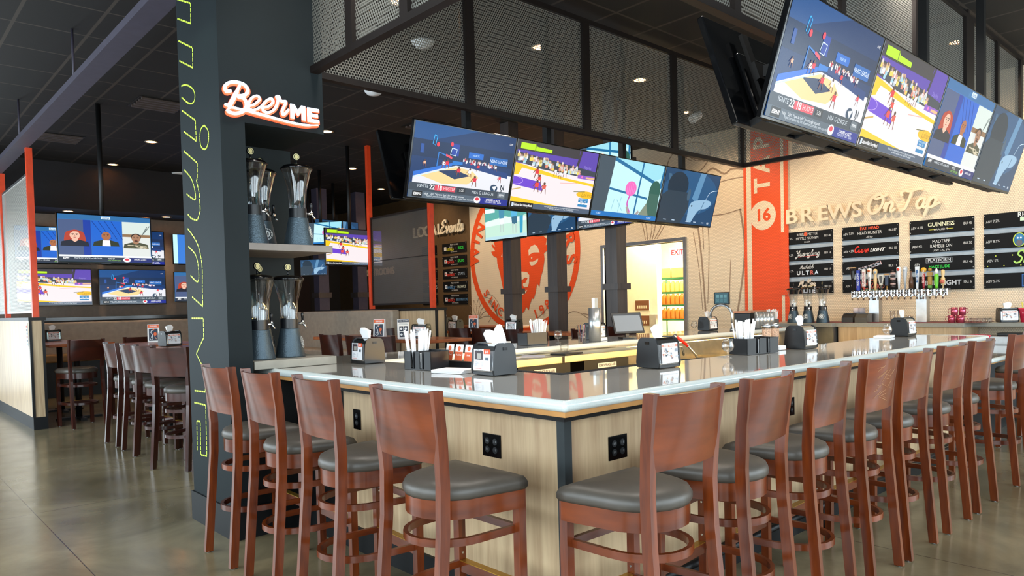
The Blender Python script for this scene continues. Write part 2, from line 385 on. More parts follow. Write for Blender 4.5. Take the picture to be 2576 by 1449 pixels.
GL = {  # simple brush-script letters: advance, strokes (x-height .5)
 'a': (.5, [[(.42, .42), (.3, .5), (.12, .42), (.06, .2), (.18, .02), (.34, .12), (.42, .48)], [(.42, .48), (.38, .15), (.46, .02), (.56, .1)]]),
 'b': (.5, [[(.02, .1), (.2, .7), (.22, 1), (.12, .95), (.08, .4), (.14, .05), (.3, .04), (.42, .25), (.3, .46), (.12, .3)]]),
 'c': (.42, [[(.38, .4), (.26, .5), (.08, .36), (.06, .14), (.2, .01), (.36, .08), (.46, .18)]]),
 'e': (.44, [[(.04, .2), (.3, .26), (.34, .44), (.2, .5), (.06, .32), (.08, .1), (.22, .0), (.38, .08), (.48, .2)]]),
 'g': (.5, [[(.42, .42), (.28, .5), (.1, .4), (.06, .18), (.2, .02), (.36, .14), (.44, .46), (.4, -.15), (.2, -.4), (.04, -.28), (.3, -.08), (.54, .1)]]),
 'h': (.52, [[(.02, .1), (.22, .7), (.24, 1), (.12, .9), (.08, 0), (.14, .3), (.32, .48), (.4, .36), (.38, .08), (.46, 0), (.56, .1)]]),
 'i': (.26, [[(.02, .2), (.12, .48), (.1, .12), (.18, 0), (.3, .12)], [(.15, .7), (.18, .72)]]),
 'l': (.28, [[(.02, .15), (.2, .7), (.22, 1), (.1, .9), (.08, .15), (.16, 0), (.32, .12)]]),
 'm': (.8, [[(.02, .2), (.1, .5), (.1, 0), (.16, .34), (.3, .5), (.36, .38), (.36, 0), (.42, .34), (.58, .5), (.64, .36), (.64, .08), (.72, 0), (.84, .12)]]),
 'n': (.54, [[(.02, .2), (.1, .5), (.1, 0), (.16, .34), (.32, .5), (.4, .38), (.38, .08), (.46, 0), (.58, .12)]]),
 'o': (.46, [[(.3, .46), (.1, .42), (.06, .16), (.2, .0), (.38, .12), (.38, .36), (.26, .5), (.3, .36), (.5, .4)]]),
 'p': (.5, [[(.0, .2), (.12, .5), (.08, 0), (.02, -.4)], [(.1, .3), (.28, .5), (.42, .36), (.36, .08), (.18, .02), (.1, .1)], [(.36, .06), (.6, .2)]]),
 'r': (.4, [[(.02, .15), (.12, .52), (.2, .42), (.32, .42), (.24, .1), (.32, 0), (.44, .12)]]),
 's': (.38, [[(.02, .12), (.2, .52), (.3, .25), (.24, .02), (.06, .04)], [(.2, .01), (.42, .14)]]),
 't': (.34, [[(.18, .85), (.12, .12), (.2, 0), (.36, .12)], [(.02, .52), (.32, .56)]]),
 'u': (.54, [[(.02, .2), (.1, .5), (.08, .12), (.18, 0), (.34, .16), (.42, .5), (.38, .1), (.46, 0), (.58, .12)]]),
 'v': (.46, [[(.0, .35), (.08, .5), (.14, .3), (.18, 0), (.36, .3), (.38, .5), (.5, .4)]]),
 ' ': (.35, []),
 'O': (.85, [[(.5, .95), (.2, .85), (.05, .45), (.2, .05), (.5, .02), (.75, .4), (.68, .85), (.4, 1.0), (.3, .8), (.5, .75), (.9, .9)]]),
 'T': (.8, [[(.05, .75), (.0, .9), (.15, 1.0), (.45, .92), (.75, 1.0), (.95, .98)], [(.5, .92), (.42, .4), (.3, .05), (.1, .05)]]),
 'E': (.66, [[(.6, .82), (.5, 1), (.25, .95), (.16, .72), (.42, .55), (.12, .42), (.05, .15), (.25, .0), (.5, .08), (.66, .2)]]),
 'Y': (.7, [[(.0, .8), (.12, 1), (.2, .6), (.35, .5), (.6, 1.0), (.5, .3), (.25, -.4), (.05, -.3), (.4, .0), (.75, .15)]]),
 'M': (.95, [[(.0, .1), (.12, .1), (.25, .95), (.35, .3), (.6, .98), (.62, .2), (.72, 0), (.95, .15)]]),
 'S': (.62, [[(.58, .8), (.45, 1), (.2, .9), (.2, .65), (.5, .4), (.45, .08), (.2, .0), (.02, .15)]]),
 'C': (.6, [[(.6, .8), (.45, 1), (.15, .8), (.05, .35), (.25, .0), (.6, .2)]]),
 'L': (.6, [[(.3, .8), (.35, 1), (.2, .5), (.1, .05), (.3, .1), (.62, .05)]]),
}
def strokes(body, slant=.25):
    out = []; x = 0
    for ch in body:
        adv, ss = GL.get(ch, GL['o'])
        for st in ss: out.append([(px+x+py*slant, py) for px, py in spline(st, 5)])
        x += adv
    return [[(a-x/2, b) for a, b in st] for st in out]
def stroke_solid(bm, pts, wd, d0, d1, mi=0):
    """flat raised stroke following pts, one closed ribbon"""
    n = len(pts); stroke_solid.k = (getattr(stroke_solid, 'k', 0)+1) % 7; d1 = d1+stroke_solid.k*.0007; rows = []
    for i, (x, y) in enumerate(pts):
        a = V(pts[max(i-1, 0)]); b = V(pts[min(i+1, n-1)]); d = (b-a); d = d.normalized() if d.length > 1e-9 else V((1, 0)); nr = V((-d.y, d.x))
        h = (wd(i/(n-1)) if callable(wd) else wd)/2; p = V((x, y))
        if i in (0, n-1): p2 = p+(-d if i == 0 else d)*h*.5; e = [(p2-nr*h*.55), (p2+nr*h*.55)]
        r_ = [p-nr*h, p+nr*h]
        seq = ([e, r_] if i == 0 else [r_, e] if i == n-1 else [r_])
        for q in seq: d2 = d1+len(rows)*.0001; rows.append([bm.verts.new((q[0].x, q[0].y, d0)), bm.verts.new((q[0].x, q[0].y, d2)), bm.verts.new((q[1].x, q[1].y, d2)), bm.verts.new((q[1].x, q[1].y, d0))])
    for a, b in zip(rows, rows[1:]):
        for k in range(4): bm.faces.new((a[k], a[(k+1) % 4], b[(k+1) % 4], b[k])).material_index = mi
    bm.faces.new(rows[0][::-1]); bm.faces.new(rows[-1])
def solid_text(bm, body, x, y, size, d0, d1, bold=.03, mi=0, sx=1, shear=0, rot=0, ax='CENTER'):
    me = textmesh(body, ax, shear, bold, ext=.5)
    vs = []
    for v in me.vertices:
        px, py = v.co.x*size*sx, v.co.y*size
        vs.append(bm.verts.new((x+px*cos(rot)-py*sin(rot), y+px*sin(rot)+py*cos(rot), d0+(v.co.z+.5)*(d1-d0))))
    for p in me.polygons:
        try: bm.faces.new([vs[i] for i in p.vertices]).material_index = mi
        except ValueError: pass
    bpy.data.meshes.remove(me)
# ================================================================== the room
CZ = 4.2
bm = NB(); box(bm, -2.2, 14.5, -2.5, 19.2, -.1, 0); struct('floor', bm, FLOOR)
bm = NB(); box(bm, -2.2, 10.6, -2.5, 19.2, CZ, CZ+.1); struct('ceiling', bm, CEIL)
def wall(name, axis, pos, th, a0, a1, z0, z1, holes, m):
    """wall at axis=pos (thickness th outward), spanning a0..a1, with rectangular holes (b0,b1,c0,c1)"""
    bm = NB()
    def seg(p, q, r, s):
        if q-p < 1e-4 or s-r < 1e-4: return
        lo, hi = min(pos, pos+th), max(pos, pos+th)
        if axis == 'x': box(bm, lo, hi, p, q, r, s)
        else: box(bm, p, q, lo, hi, r, s)
    p = a0
    for b0, b1, c0, c1 in sorted(holes):
        seg(p, b0, z0, z1); seg(b0, b1, z0, c0); seg(b0, b1, c1, z1); p = b1
    seg(p, a1, z0, z1)
    return struct(name, bm, m)
DR = (7.19, 8.97, 0, 2.48)
wall('wall_back', 'x', 10.6, .15, -2.5, 12.97, 0, CZ+.1, [DR], CANW)
wall('wall_back_dark', 'x', 10.6, .15, 12.97, 19.2, 0, CZ+.1, [], OLIVE)
wall('wall_far_left', 'y', 16.0, .15, -2.2, 5.9, 0, CZ, [(-1.7, 1.1, .1, 2.9)], TAUPE)
bm = NB(); box(bm, 5.75, 5.9, 16.15, 19.0, 0, CZ); struct('wall_far_return', bm, DARKW)
wall('wall_far', 'y', 19.0, .15, 5.9, 10.6, 0, CZ, [], DARKW)
side = [(y-1.25, y+1.25, .35, 3.15) for y in (-.6, 2.6, 5.8, 9.0, 12.2)]
front = [(x-1.35, x+1.35, .35, 3.15) for x in (.6, 3.8, 7.0)]+[(8.85, 10.4, .35, 3.15)]
wall('wall_left', 'x', -2.0, -.15, -2.5, 19.2, 0, CZ, side, TAUPE)
wall('wall_front', 'y', -2.3, -.15, -2.0, 10.6, 0, CZ, front, TAUPE)
def window(n, axis, pos, b0, b1, c0, c1):
    t = .05; bm = NB()
    for k in range(4):
        a = b0+(b1-b0-t)*k/3
        (box(bm, pos-.05, pos, a, a+t, c0, c1) if axis == 'x' else box(bm, a, a+t, pos-.05, pos, c0, c1))
    for z in (c0, c1-t, 2.35):
        (box(bm, pos-.05, pos, b0, b1, z, z+t) if axis == 'x' else box(bm, b0, b1, pos-.05, pos, z, z+t))
    struct('window_%d' % n, bm, BLACKM)
n = 1
for h in side: window(n, 'x', -2.0, *h); n += 1
for h in front: window(n, 'y', -2.3, *h); n += 1
# soffit over the television wall, long beam over the half wall
bm = NB(); box(bm, -2, 5.75, 15.0, 16.0, 3.38, CZ); struct('trim_soffit', bm, plain('soffit_black', '#131218', .7))
bm = NB(); box(bm, 1.6, 1.77, -2.3, 15.0, 3.60, 3.66); [cyl(bm, .012, 3.66, CZ, 1.685, y) for y in range(-1, 15, 3)]; struct('trim_ceiling_beam', bm, plain('grey_beam', '#3f3b49', .6))
bm = NB(); box(bm, -2, 5.75, 15.88, 15.995, 0, .12); struct('baseboard_far', bm, COLBASE)
bm = NB(); box(bm, -2, 5.75, 15.55, 16.0, 1.36, 1.42); struct('trim_drink_rail', bm, SCRB)
# kitchen beyond the doorway
bm = NB(); box(bm, 13.6, 13.75, 5, 12, 0, 3.2); struct('wall_kitchen_back', bm, CREAMW)
bm = NB(); box(bm, 10.75, 13.6, 5.0, 5.15, 0, 3.2); struct('wall_kitchen_right', bm, CREAMW)
bm = NB(); box(bm, 10.75, 13.6, 11.85, 12, 0, 3.2); struct('wall_kitchen_left', bm, CREAMW)
bm = NB(); box(bm, 10.75, 13.75, 5, 12, 3.1, 3.2); struct('ceiling_kitchen', bm, CREAMW)
bm = NB(); box(bm, 11.6, 11.75, 8.5, 11.85, 0, 3.1); struct('wall_kitchen_partition', bm, CREAMW)
area('kitchen_ceiling_light', (11.9, 7.6, 3.05), (0, 0, 0), 1.6, 3, 230, (1, .95, .78))
area('kitchen_back_light', (12.8, 7.4, 3.05), (0, 0, 0), 1.0, 2, 170, (1, .96, .84))
bm = NB()
y0, y1, _, z1 = DR
box(bm, 10.56, 10.77, y0-.06, y0, 0, z1+.06); box(bm, 10.56, 10.77, y1, y1+.06, 0, z1+.06); box(bm, 10.56, 10.77, y0, y1, z1, z1+.06)
struct('door_1', bm, STEEL)
bm = NB(); box(bm, 11.55, 11.6, 8.5, 8.66, 0, 1.2, bev=.003); struct('trim_corner_guard', bm, STEEL)
# warm wall-wash lamps for the tiled wall are the recessed ceiling lights over it
def spot(name, loc, tgt, power, col, ang=70, blend=.6, rad=.08):
    l = bpy.data.lights.new(name, 'SPOT'); l.energy = power; l.color = col; l.spot_size = R(ang); l.spot_blend = blend; l.shadow_soft_size = rad
    o = bpy.data.objects.new(name, l); COL.objects.link(o); o.location = loc
    o.rotation_euler = (V(tgt)-V(loc)).to_track_quat('-Z', 'Y').to_euler(); return o
WARM = (1, .70, .42)
# ================================================================== mural, painted straight on the round tiles
ORG = '#f0551f'; CRM = '#efdcbf'; LINEC = '#a58c74'
def wallpic(): return Pic(1, 1, .0012)
WM = frm((10.6, 0, 0), (0, -1, 0), (0, 0, 1))          # local x = -Y, local y = Z ; normal faces the room (-X)
def wp(pts): return [(-y, z) for y, z in pts]
p = wallpic()
cy_, cz_ = 11.27, 2.55
def ring(p, r0, r1, c, n=72):
    p.n += 1
    for i in range(n):
        a, b = 2*pi*i/n, 2*pi*(i+1)/n
        p.poly([(-cy_+r0*cos(a), cz_+r0*sin(a)), (-cy_+r1*cos(a), cz_+r1*sin(a)), (-cy_+r1*cos(b), cz_+r1*sin(b)), (-cy_+r0*cos(b), cz_+r0*sin(b))], c, same=True)
# pencil-line drawings of celery, glass and foam around the disc
def sk(p, pts, t=.016, k=5): p.line(wp(spline(pts, k)), t, LINEC, same=True)
p.n += 1
for i in range(7):
    a = R(20+i*24); sk(p, [(12.72, 1.15), (12.72+.2*cos(a), 1.15+.22*sin(a)), (12.72+.36*cos(a+.25), 1.15+.36*sin(a+.1))], .012)
    sk(p, [(12.72+.36*cos(a+.25), 1.15+.36*sin(a+.1)), (12.72+.42*cos(a+.4), 1.2+.42*sin(a+.35)), (12.72+.34*cos(a+.5), 1.15+.34*sin(a+.5))], .012)
for i in range(7): sk(p, [(12.52-.07*i, 1.62-.04*i), (12.36-.05*i, 1.62-.07*i), (12.2-.04*i, 1.48-.07*i)], .012)
sk(p, [(12.6, 1.55), (12.45, 1.7), (12.2, 1.66), (12.0, 1.45), (11.95, 1.25)], .014)
sk(p, [(10.95, 1.1), (10.6, 1.3), (10.3, 1.65)], .014); sk(p, [(9.55, 1.25), (9.3, 1.2), (9.1, 1.0)], .014); sk(p, [(10.3, 1.0), (9.8, 1.3), (9.3, 1.1)], .012)
sk(p, [(7.12, 3.15), (6.95, 2.9), (6.85, 2.2), (6.78, 1.2)], .03); sk(p, [(7.0, 2.6), (6.9, 2.0), (6.84, 1.3)], .012); sk(p, [(6.83, 2.9), (6.8, 2.3)], .012); sk(p, [(6.72, 2.75), (6.7, 2.3), (6.74, 1.4)], .012)
sk(p, [(6.12, 2.9), (6.05, 2.2), (6.2, 1.2)], .03); sk(p, [(6.3, 2.1), (6.35, 1.3)], .012)
sk(p, [(6.75, 3.55), (6.6, 3.62), (6.4, 3.5), (6.25, 3.56), (6.0, 3.5), (5.95, 3.35)], .03); sk(p, [(6.75, 3.3), (6.45, 3.38), (6.1, 3.4), (5.95, 3.36)], .018); sk(p, [(6.7, 2.85), (6.4, 2.85), (6.1, 2.9)], .016)
for i in range(6): sk(p, [(8.15-.11*i, 3.05-.01*i), (8.05-.1*i+.03*(i % 2), 2.8), (8.0-.05*i, 2.56)], .013)
for i in range(5): sk(p, [(8.0-.12*i, 3.25), (8.1-.1*i, 3.13), (7.95-.09*i, 3.0)], .011)
# loose drumstick drawing near the ceiling
sk(p, [(7.35, 3.5), (7.5, 3.8), (7.3, 4.05), (6.9, 4.1), (6.65, 3.9), (6.8, 3.65), (7.1, 3.55), (7.35, 3.5), (7.45, 3.3), (7.3, 3.2)], .018)
for i in range(4): sk(p, [(7.3-.13*i, 3.95-.04*i), (7.15-.13*i, 3.85-.03*i), (7.05-.1*i, 3.95-.03*i)], .010)
for i in range(3): sk(p, [(8.1-.2*i, 4.0-.08*i), (7.9-.15*i, 3.8), (7.6-.1*i, 3.62)], .010)
ring(p, 1.56, 1.70, ORG)
MUR = {'head': [(12.131, 2.835), (12.088, 2.741), (12.178, 2.809), (12.214, 2.789), (12.092, 2.651), (12.231, 2.645), (12.165, 2.55), (12.04, 2.496), (12.033, 2.375), (11.94, 2.114), (11.892, 1.901), (11.871, 1.841), (11.80, 1.45), (11.66, 1.25), (11.5, 1.21), (11.342, 1.236), (11.201, 1.308), (11.145, 1.409), (11.063, 1.336), (11.039, 1.422), (10.961, 1.586), (10.91, 1.564), (10.844, 1.705), (10.797, 1.889), (10.728, 1.809), (10.692, 1.985), (10.606, 2.178), (10.563, 2.373), (10.575, 2.501), (10.424, 2.574), (10.42, 2.699), (10.52, 2.658), (10.486, 2.789), (10.623, 2.884), (10.7, 3.2), (10.95, 3.4), (11.347, 3.45), (11.8, 3.35), (12.0, 3.1)],
 'brow': [(11.024, 2.474), (11.031, 2.59), (10.955, 2.67), (10.841, 2.697), (10.761, 2.655), (10.695, 2.523), (10.878, 2.536), (10.982, 2.507)], 'eye': [(11.008, 2.351), (10.904, 2.345), (10.811, 2.375), (10.739, 2.406), (10.762, 2.336), (10.845, 2.277), (10.949, 2.261), (10.989, 2.292)], 'eyed': [(10.953, 2.448), (10.912, 2.431), (10.923, 2.403), (10.954, 2.405)],
 'snout': [(11.364, 2.16), (11.225, 2.157), (11.078, 2.131), (11.017, 2.071), (11.033, 1.913), (11.067, 1.827), (11.173, 1.817), (11.224, 1.862), (11.212, 1.913), (11.149, 1.903), (11.072, 2.008), (11.145, 2.026), (11.274, 1.966), (11.37, 1.977)], 'mouth': [(11.348, 1.683), (11.282, 1.733), (11.176, 1.737), (11.09, 1.763), (11.135, 1.699), (11.242, 1.659), (11.349, 1.647)], 'cheek': [(11.891, 2.517), (11.855, 2.589), (11.851, 2.506)]}
p.poly(wp(MUR['head']), ORG)
for k in ('brow', 'eye', 'eyed', 'snout', 'mouth', 'cheek'): p.poly(wp(MUR[k]), CRM)
for ch, y, z, s, ro in (('W', 12.78, 2.58, .42, 85), ('I', 12.74, 2.91, .40, 72), ('N', 12.58, 3.16, .42, 60), ('L', 12.3, 3.5, .4, 45), ('S', 9.83, 2.33, .42, -85), ('R', 9.87, 2.72, .42, -70), ('G', 10.0, 3.1, .42, -58)):
    p.text(ch, -y, z, s, ORG, bold=.03, rot=R(ro))
for ch, y, z, s, ro in (('S', 12.42, 1.72, .26, -52), ('I', 12.29, 1.57, .26, -45), ('N', 12.14, 1.44, .26, -38), ('C', 11.95, 1.31, .26, -30), ('1', 10.83, 1.24, .28, 20), ('9', 10.64, 1.33, .28, 28), ('8', 10.47, 1.44, .28, 36)):
    p.text(ch, -y, z, s, ORG, bold=.02, rot=R(ro))
# orange banner
p.rect(-6.04, .9, -5.30, CZ, ORG)
p.rect(-5.99, .9, -5.91, CZ, CRM); p.rect(-5.42, .9, -5.37, CZ, CRM, same=True)
p.ell(-5.715, 2.75, .215, .225, CRM, n=40)
p.text('16', -5.715, 2.75, .26, ORG, bold=.035)
for ch, z in (('T', 3.22), ('A', 3.53), ('P', 3.87)): p.text(ch, -5.71, z, .36, CRM, bold=.035, rot=R(90))
p.rect(-5.43, 1.5, -5.30, 2.46, ORG)
o = obj('mural', p.mesh(WALLPAINT), WALLPAINT, mat=M4.Translation((-.003, 0, 0)) @ WM)
o.data.materials.clear(); o.data.materials.append(WALLPAINT)
tag(o, 'orange and cream wall mural with horned face inside a ring and tall banner', 'mural')
# the paint needs the wall's own pattern: local axes are x,y there
def tiled_xy():
    m, nt, b = nm('painted_round_tile_xy'); d = hexfac(nt, ('X', 'Y'), .026)
    r = nt.nodes.new('ShaderNodeValToRGB'); r.color_ramp.elements[0].position = .36; r.color_ramp.elements[1].position = .50
    r.color_ramp.elements[0].color = (1, 1, 1, 1); r.color_ramp.elements[1].color = (.70, .67, .66, 1); nt.links.new(d, r.inputs['Fac'])
    mx = nt.nodes.new('ShaderNodeMix'); mx.data_type = 'RGBA'; mx.blend_type = 'MULTIPLY'; mx.inputs[0].default_value = 1
    a = nt.nodes.new('ShaderNodeVertexColor'); a.layer_name = 'Col'; nt.links.new(a.outputs[0], mx.inputs[6]); nt.links.new(r.outputs['Color'], mx.inputs[7]); nt.links.new(mx.outputs[2], b.inputs['Base Color'])
    return m
TXY = tiled_xy(); o.data.materials[0] = TXY
# raised sign BREWS On Tap
def lettering(label, m, word, wx, wz, ws, sx, scripts):
    t = thing('wall_lettering', label, 'sign', mat=WM)
    for i, ch in enumerate(word): bm = NB(); solid_text(bm, ch, wx+(i-(len(word)-1)/2)*ws*sx, wz, ws, .03, .07, bold=.018, sx=1.12); obj('letter', bm, m, t)
    for body, x0, z0, s, th in scripts:
        bm = NB()
        for st in strokes(body, .2): stroke_solid(bm, [(x0+x*s, z0+y*s) for x, y in st], th, .03, .07)
        obj('script_word', bm, m, t)
lettering('raised cream BREWS On Tap letters above the black beer boards', plain('cream_letter_paint', '#f0dcbc', .5), 'BREWS', -4.76, 2.67, .30, .80, [('On', -3.97, 2.60, .26, .034), ('Tap', -3.50, 2.60, .26, .034)])
lettering('raised cream LOCAL Events letters on the olive brown wall', plain('cream_letter_paint_b', '#f4ead0', .5), 'LOCAL', -14.55, 3.30, .36, .72, [('Events', -13.58, 3.20, .30, .040)])
BOARDM = plain('matt_chalk_black', '#0c0d0f', .6, spec=.25)
# ------------------------------------------------------------------ chalk boards
CH = '#d8d8d6'
def board(label, y, z, w, h, draw, group, name='chalkboard', col='#0d0f10'):  # matt black
    t = thing(name, label, 'board', group=group, mat=WM @ T(-y, z, .004))
    bm = NB(); box(bm, -w/2, w/2, -h/2, h/2, 0, .012)
    obj('board_panel', bm, BOARDM, t)
    q = Pic(w, h); draw(q)
    for sx in (-1, 1):
        for sy in (-1, 1): q.ell(sx*(.5-.012/w), sy*(.5-.14), .005/w, .005/h, '#c9c9c9', n=8)
    o = obj('lettering', q.mesh(PAINT), PAINT, t, loc=(0, 0, .0125)); return t
def bt(l, r, fn):
    def d(q):
        if l: q.text(l, -.38, -.02, .046, CH, rot=.05, sx=.8)
        if r: q.text(r, .40, .03, .046, CH, sx=.8)
        fn(q)
    return d
def two(a, b, c=None, ca=CH, cb=CH, s=.07):
    def f(q):
        q.text(a, 0, .26, s, ca, sx=.8); q.text(b, 0, -.06, s, cb, sx=.8)
        if c: q.text(c, 0, -.36, s*.6, CH, sx=.9)
    return f
def scr(a, c=CH, s=.11, extra=None):
    def f(q):
        q.script(a, 0, -.12, s, c, .12)
        if extra: extra(q)
    return f
BX = [(5.02, 'leftmost'), (4.125, 'second'), (3.225, 'third'), (2.34, 'rightmost')]
BZ = [2.35, 2.10, 1.86, 1.605]
def blue(q):
    q.line([(-.2, -.2), (0, 0), (.2, .34)], .05, '#d9a7a7'); q.line([(-.19, -.2), (0, 0), (.19, .32)], .042, '#101418')
    q.text('BLUE MOON', 0, .05, .055, '#cfd6e4', rot=.22, bold=.01)
def guin(q): q.text('GUINNESS', 0, .12, .075, '#e8e6c4', bold=.02, sx=.9); q.rect(-.19, -.24, -.08, -.21, '#d7d24c'); q.rect(.08, -.24, .19, -.21, '#d7d24c'); q.text('DRAUGHT', 0, -.24, .035, CH)
def plat(q):
    q.rect(-.24, .06, .17, .42, '#c9cdd2'); q.rect(-.235, .09, .165, .39, '#101214'); q.text('PLATFORM', -.03, .23, .062, '#e3e6ea', sx=.9); q.text('HAZE JUDE', -.03, -.22, .05, '#35d64f', bold=.01)
def stella(q): q.script('Stella', .12, -.22, .15, '#b7e26e', .13); [q.ell(-.45+.11*i, (.3 if i % 2 else -.38), .008, .04, '#d9e24a') for i in range(9)]
def adams(q): q.rect(0, -.42, .42, .4, '#2f62a8'); q.rect(.01, -.36, .41, .34, '#16324f'); q.text('SAMUEL', .2, .18, .06, '#e8eef8', bold=.01); q.text('ADAMS', .2, -.05, .06, '#e8eef8', bold=.01); q.text('COLD SNAP', .2, -.27, .045, '#e8eef8')
def rhin(q): q.text('RHINEGEIST', .2, .28, .075, '#e9ece9', bold=.02); q.rect(-.02, -.12, .35, .12, '#cfe9c9'); q.ell(.16, -.02, .05, .22, '#223a44'); q.text('TRUTH', .18, -.33, .05, CH)
def haze(q): q.ell(-.03, .0, .085, .46, '#cfe24a'); q.ell(-.03, .0, .07, .42, '#2b6f9a'); q.ell(-.03, .16, .05, .18, '#3c86b8'); q.ell(-.05, .12, .012, .06, '#e9f3f8'); q.ell(-.01, .12, .012, .06, '#e9f3f8'); q.ell(-.03, -.2, .04, .2, '#6d6a70'); q.text('HAZE', .25, .24, .06, '#c9a2d8'); q.text('HERO', .25, -.1, .06, '#e78f6c')
ROWS = [
 [('ABV 5%', 'IBU 40', lambda q: (two('REBEL    METTLE', 'METTLE MAYHEM', 'LAGER', s=.055)(q), q.ell(-.03, .28, .035, .16, '#d8572f')), 'REBEL METTLE'),
  ('ABV 7.5%', 'IBU 87', lambda q: (q.text('FAT HEAD', 0, .3, .055, '#ee5a33', bold=.025), q.text('HEAD HUNTER', 0, -.05, .06, CH, sx=.8), q.text('-IPA-', 0, -.36, .045, CH)), 'FAT HEAD HEAD HUNTER'),
  ('ABV 4.2%', 'IBU 45', guin, 'GUINNESS'), ('ABV 7.2%', '', rhin, 'RHINEGEIST')],
 [('ABV 4.5%', 'IBU 16', scr('Yuengling', s=.085, extra=lambda q: q.line([(-.18, -.2), (.22, -.12)], .006, '#c23b2e')), 'Yuengling'),
  ('ABV 4.2%', 'IBU 10', lambda q: (q.script('Coors', -.15, -.14, .085, '#e2331f', .17), q.text('LIGHT', .13, -.02, .068, '#e8e8e8', bold=.03, shear=.25)), 'Coors LIGHT'),
  ('ABV 4%', 'IBU 30', two('MADTREE', 'RAMBLE ON', 'LOW CAL IPA', s=.06), 'MADTREE RAMBLE ON'), ('ABV 8.5%', '', haze, 'bearded blue face')],
 [('ABV 4.2%', 'IBU 19', lambda q: (q.script('Michelob', -.02, .14, .055, CH, .1), [q.text(c, -.18+.09*i, -.2, .085, h, bold=.02) for i, (c, h) in enumerate(zip('ULTRA', ('#dfe3e8', '#cfd7e2', '#d9e4f0', '#d96a5c', '#cfe0f2')))]), 'Michelob ULTRA'),
  ('ABV', 'IBU: 11', blue, 'BLUE MOON'), ('ABV', 'IBU: 46', plat, 'PLATFORM HAZE JUDE'), ('ABV 5%', '', stella, 'Stella')],
 [('ABV 4.2%', 'IBU 10', lambda q: (q.script('Miller', -.02, .1, .10, '#ead9c6', .16), q.line([(-.14, .02), (.12, .14)], .005, '#c8b25a'), q.text('LITE', .03, -.26, .10, '#dfe5f2', bold=.04)), 'Miller LITE'),
  ('ABV 5', '', lambda q: (q.text('ANGRY', 0, .18, .10, '#b5483a'), q.text('ORCHARD', 0, -.12, .08, '#c96a58'), q.text('HARD CIDER', 0, -.38, .04, '#9dc2a0')), 'ANGRY ORCHARD'),
  ('', 'IBU: 6', lambda q: q.text('BUD LIGHT', .02, 0, .085, '#c7ccd2', bold=.03), 'BUD LIGHT'), ('ABV 5.3%', '', adams, 'SAMUEL ADAMS')]]
for y, cn in BX:
    bm = NB(); w_ = .38 if y > 3 else .40; box(bm, -y-w_, -y+w_, 1.515, 2.44, 0, .004); tag(obj('board_backing', bm, plain('blue_grey_backing_'+cn, '#a5b2bd', .5), mat=WM), 'flat blue grey backing panel behind the %s column of beer boards' % cn, 'panel', 'backing panels of the beer boards')
for r, (row, z) in enumerate(zip(ROWS, BZ)):
    for (l, rr, fn, nmz), (y, cn) in zip(row, BX):
        board('black beer board reading %s, %s column, %s row of the tap wall' % (nmz, cn, ('top', 'second', 'third', 'bottom')[r]), y, z, .76 if y > 3 else .80, .185, bt(l, rr, fn), 'beer boards on the tiled wall')
# local events boards
for c, (y, w_) in enumerate(((14.55, .62), (13.55, .92))):
    for r in range(5):
        z = 2.83-.302*r
        rc = [('#d9d42e', '#2fd04a'), ('#d23b31', '#36cf4e'), ('#d23b31', '#8fa3b5'), ('#4a7fb5', '#c9d3c2'), ('#c8352e', '#5c86ad')][r]
        def d(q, c=c, rc=rc, r=r):
            if c:
                q.text('FRIDAY 7:00-9:00', 0, .34, .05, CH, sx=.8); q.rect(-.42, -.2, -.32, .18, '#d9dcdf'); q.ell(-.37, 0, .02, .1, rc[0])
                q.text('TEAM', -.14, .08, .05, CH); q.text('RIVALS', -.16, -.12, .09, rc[0], bold=.02); q.text('vs', .05, 0, .04, CH); q.text(('REDS', 'SPURS', 'STATE', 'HAWKS', 'BRONCOS')[r], .28, -.06, .09, rc[1], bold=.02); q.text('NOT BRINGING', 0, -.38, .035, CH)
            else:
                q.text(('1', '79c', '10', 'WINGS', 'SALE!')[r], .2, 0, .11, CH)
        board('black events board, %s from the top of the %s column beside the mural' % (('topmost', 'second', 'third', 'fourth', 'lowest')[r], ('left', 'right')[c]), y, z, w_, .235, d, 'local event boards')
# ================================================================== the bar
t = thing('bar_counter', 'U-shaped bar top of glossy grey stone with rounded pale edge', 'bar top')
OUT = [(2.05, 1.95), (7.60, 1.95), (7.60, 2.68), (2.80, 2.68), (2.80, 4.60), (9.3, 4.60), (9.3, 5.32), (2.535, 5.32), (2.535, 4.9), (2.05, 4.9)]
bm = NB(); prism(bm, OUT, 1.03, 1.07)
obj('slab', bm, QUARTZ, t)
def nosering(bm, path, zc, r, h):
    prof = [(0, h)]+[(-r*sin(R(a))*1.0, h*cos(R(a))) for a in range(15, 180, 15)]+[(0, -h)]
    prev = None
    for i, (x, y, nx, ny) in enumerate(path):
        ringv = [bm.verts.new((x+nx*a, y+ny*a, zc+b)) for a, b in prof]
        if prev:
            for k in range(len(prof)-1):
                f = bm.faces.new((prev[k], prev[k+1], ringv[k+1], ringv[k])); f.smooth = True
        prev = ringv
    return prev
bm = NB()
pth = [(7.60, 1.95, 0, 1)]+[(2.05+.0*cos(R(a)), 1.95, cos(R(a)), sin(R(a))) for a in range(90, -1, -15)]+[(2.05, 4.9, 1, 0)]
nosering(bm, pth, 1.049, .022, .024); nosering(bm, [(2.8, 4.60, 0, 1), (9.3, 4.60, 0, 1)], 1.046, .015, .024)
cyl(bm, .024, 1.95, 2.67, seg=12, m=T(7.60, 0, 1.049) @ M4.Rotation(R(-90), 4, 'X') @ T(0, 0, 0)); 
obj('edge_nosing', bm, QUARTZN, t)
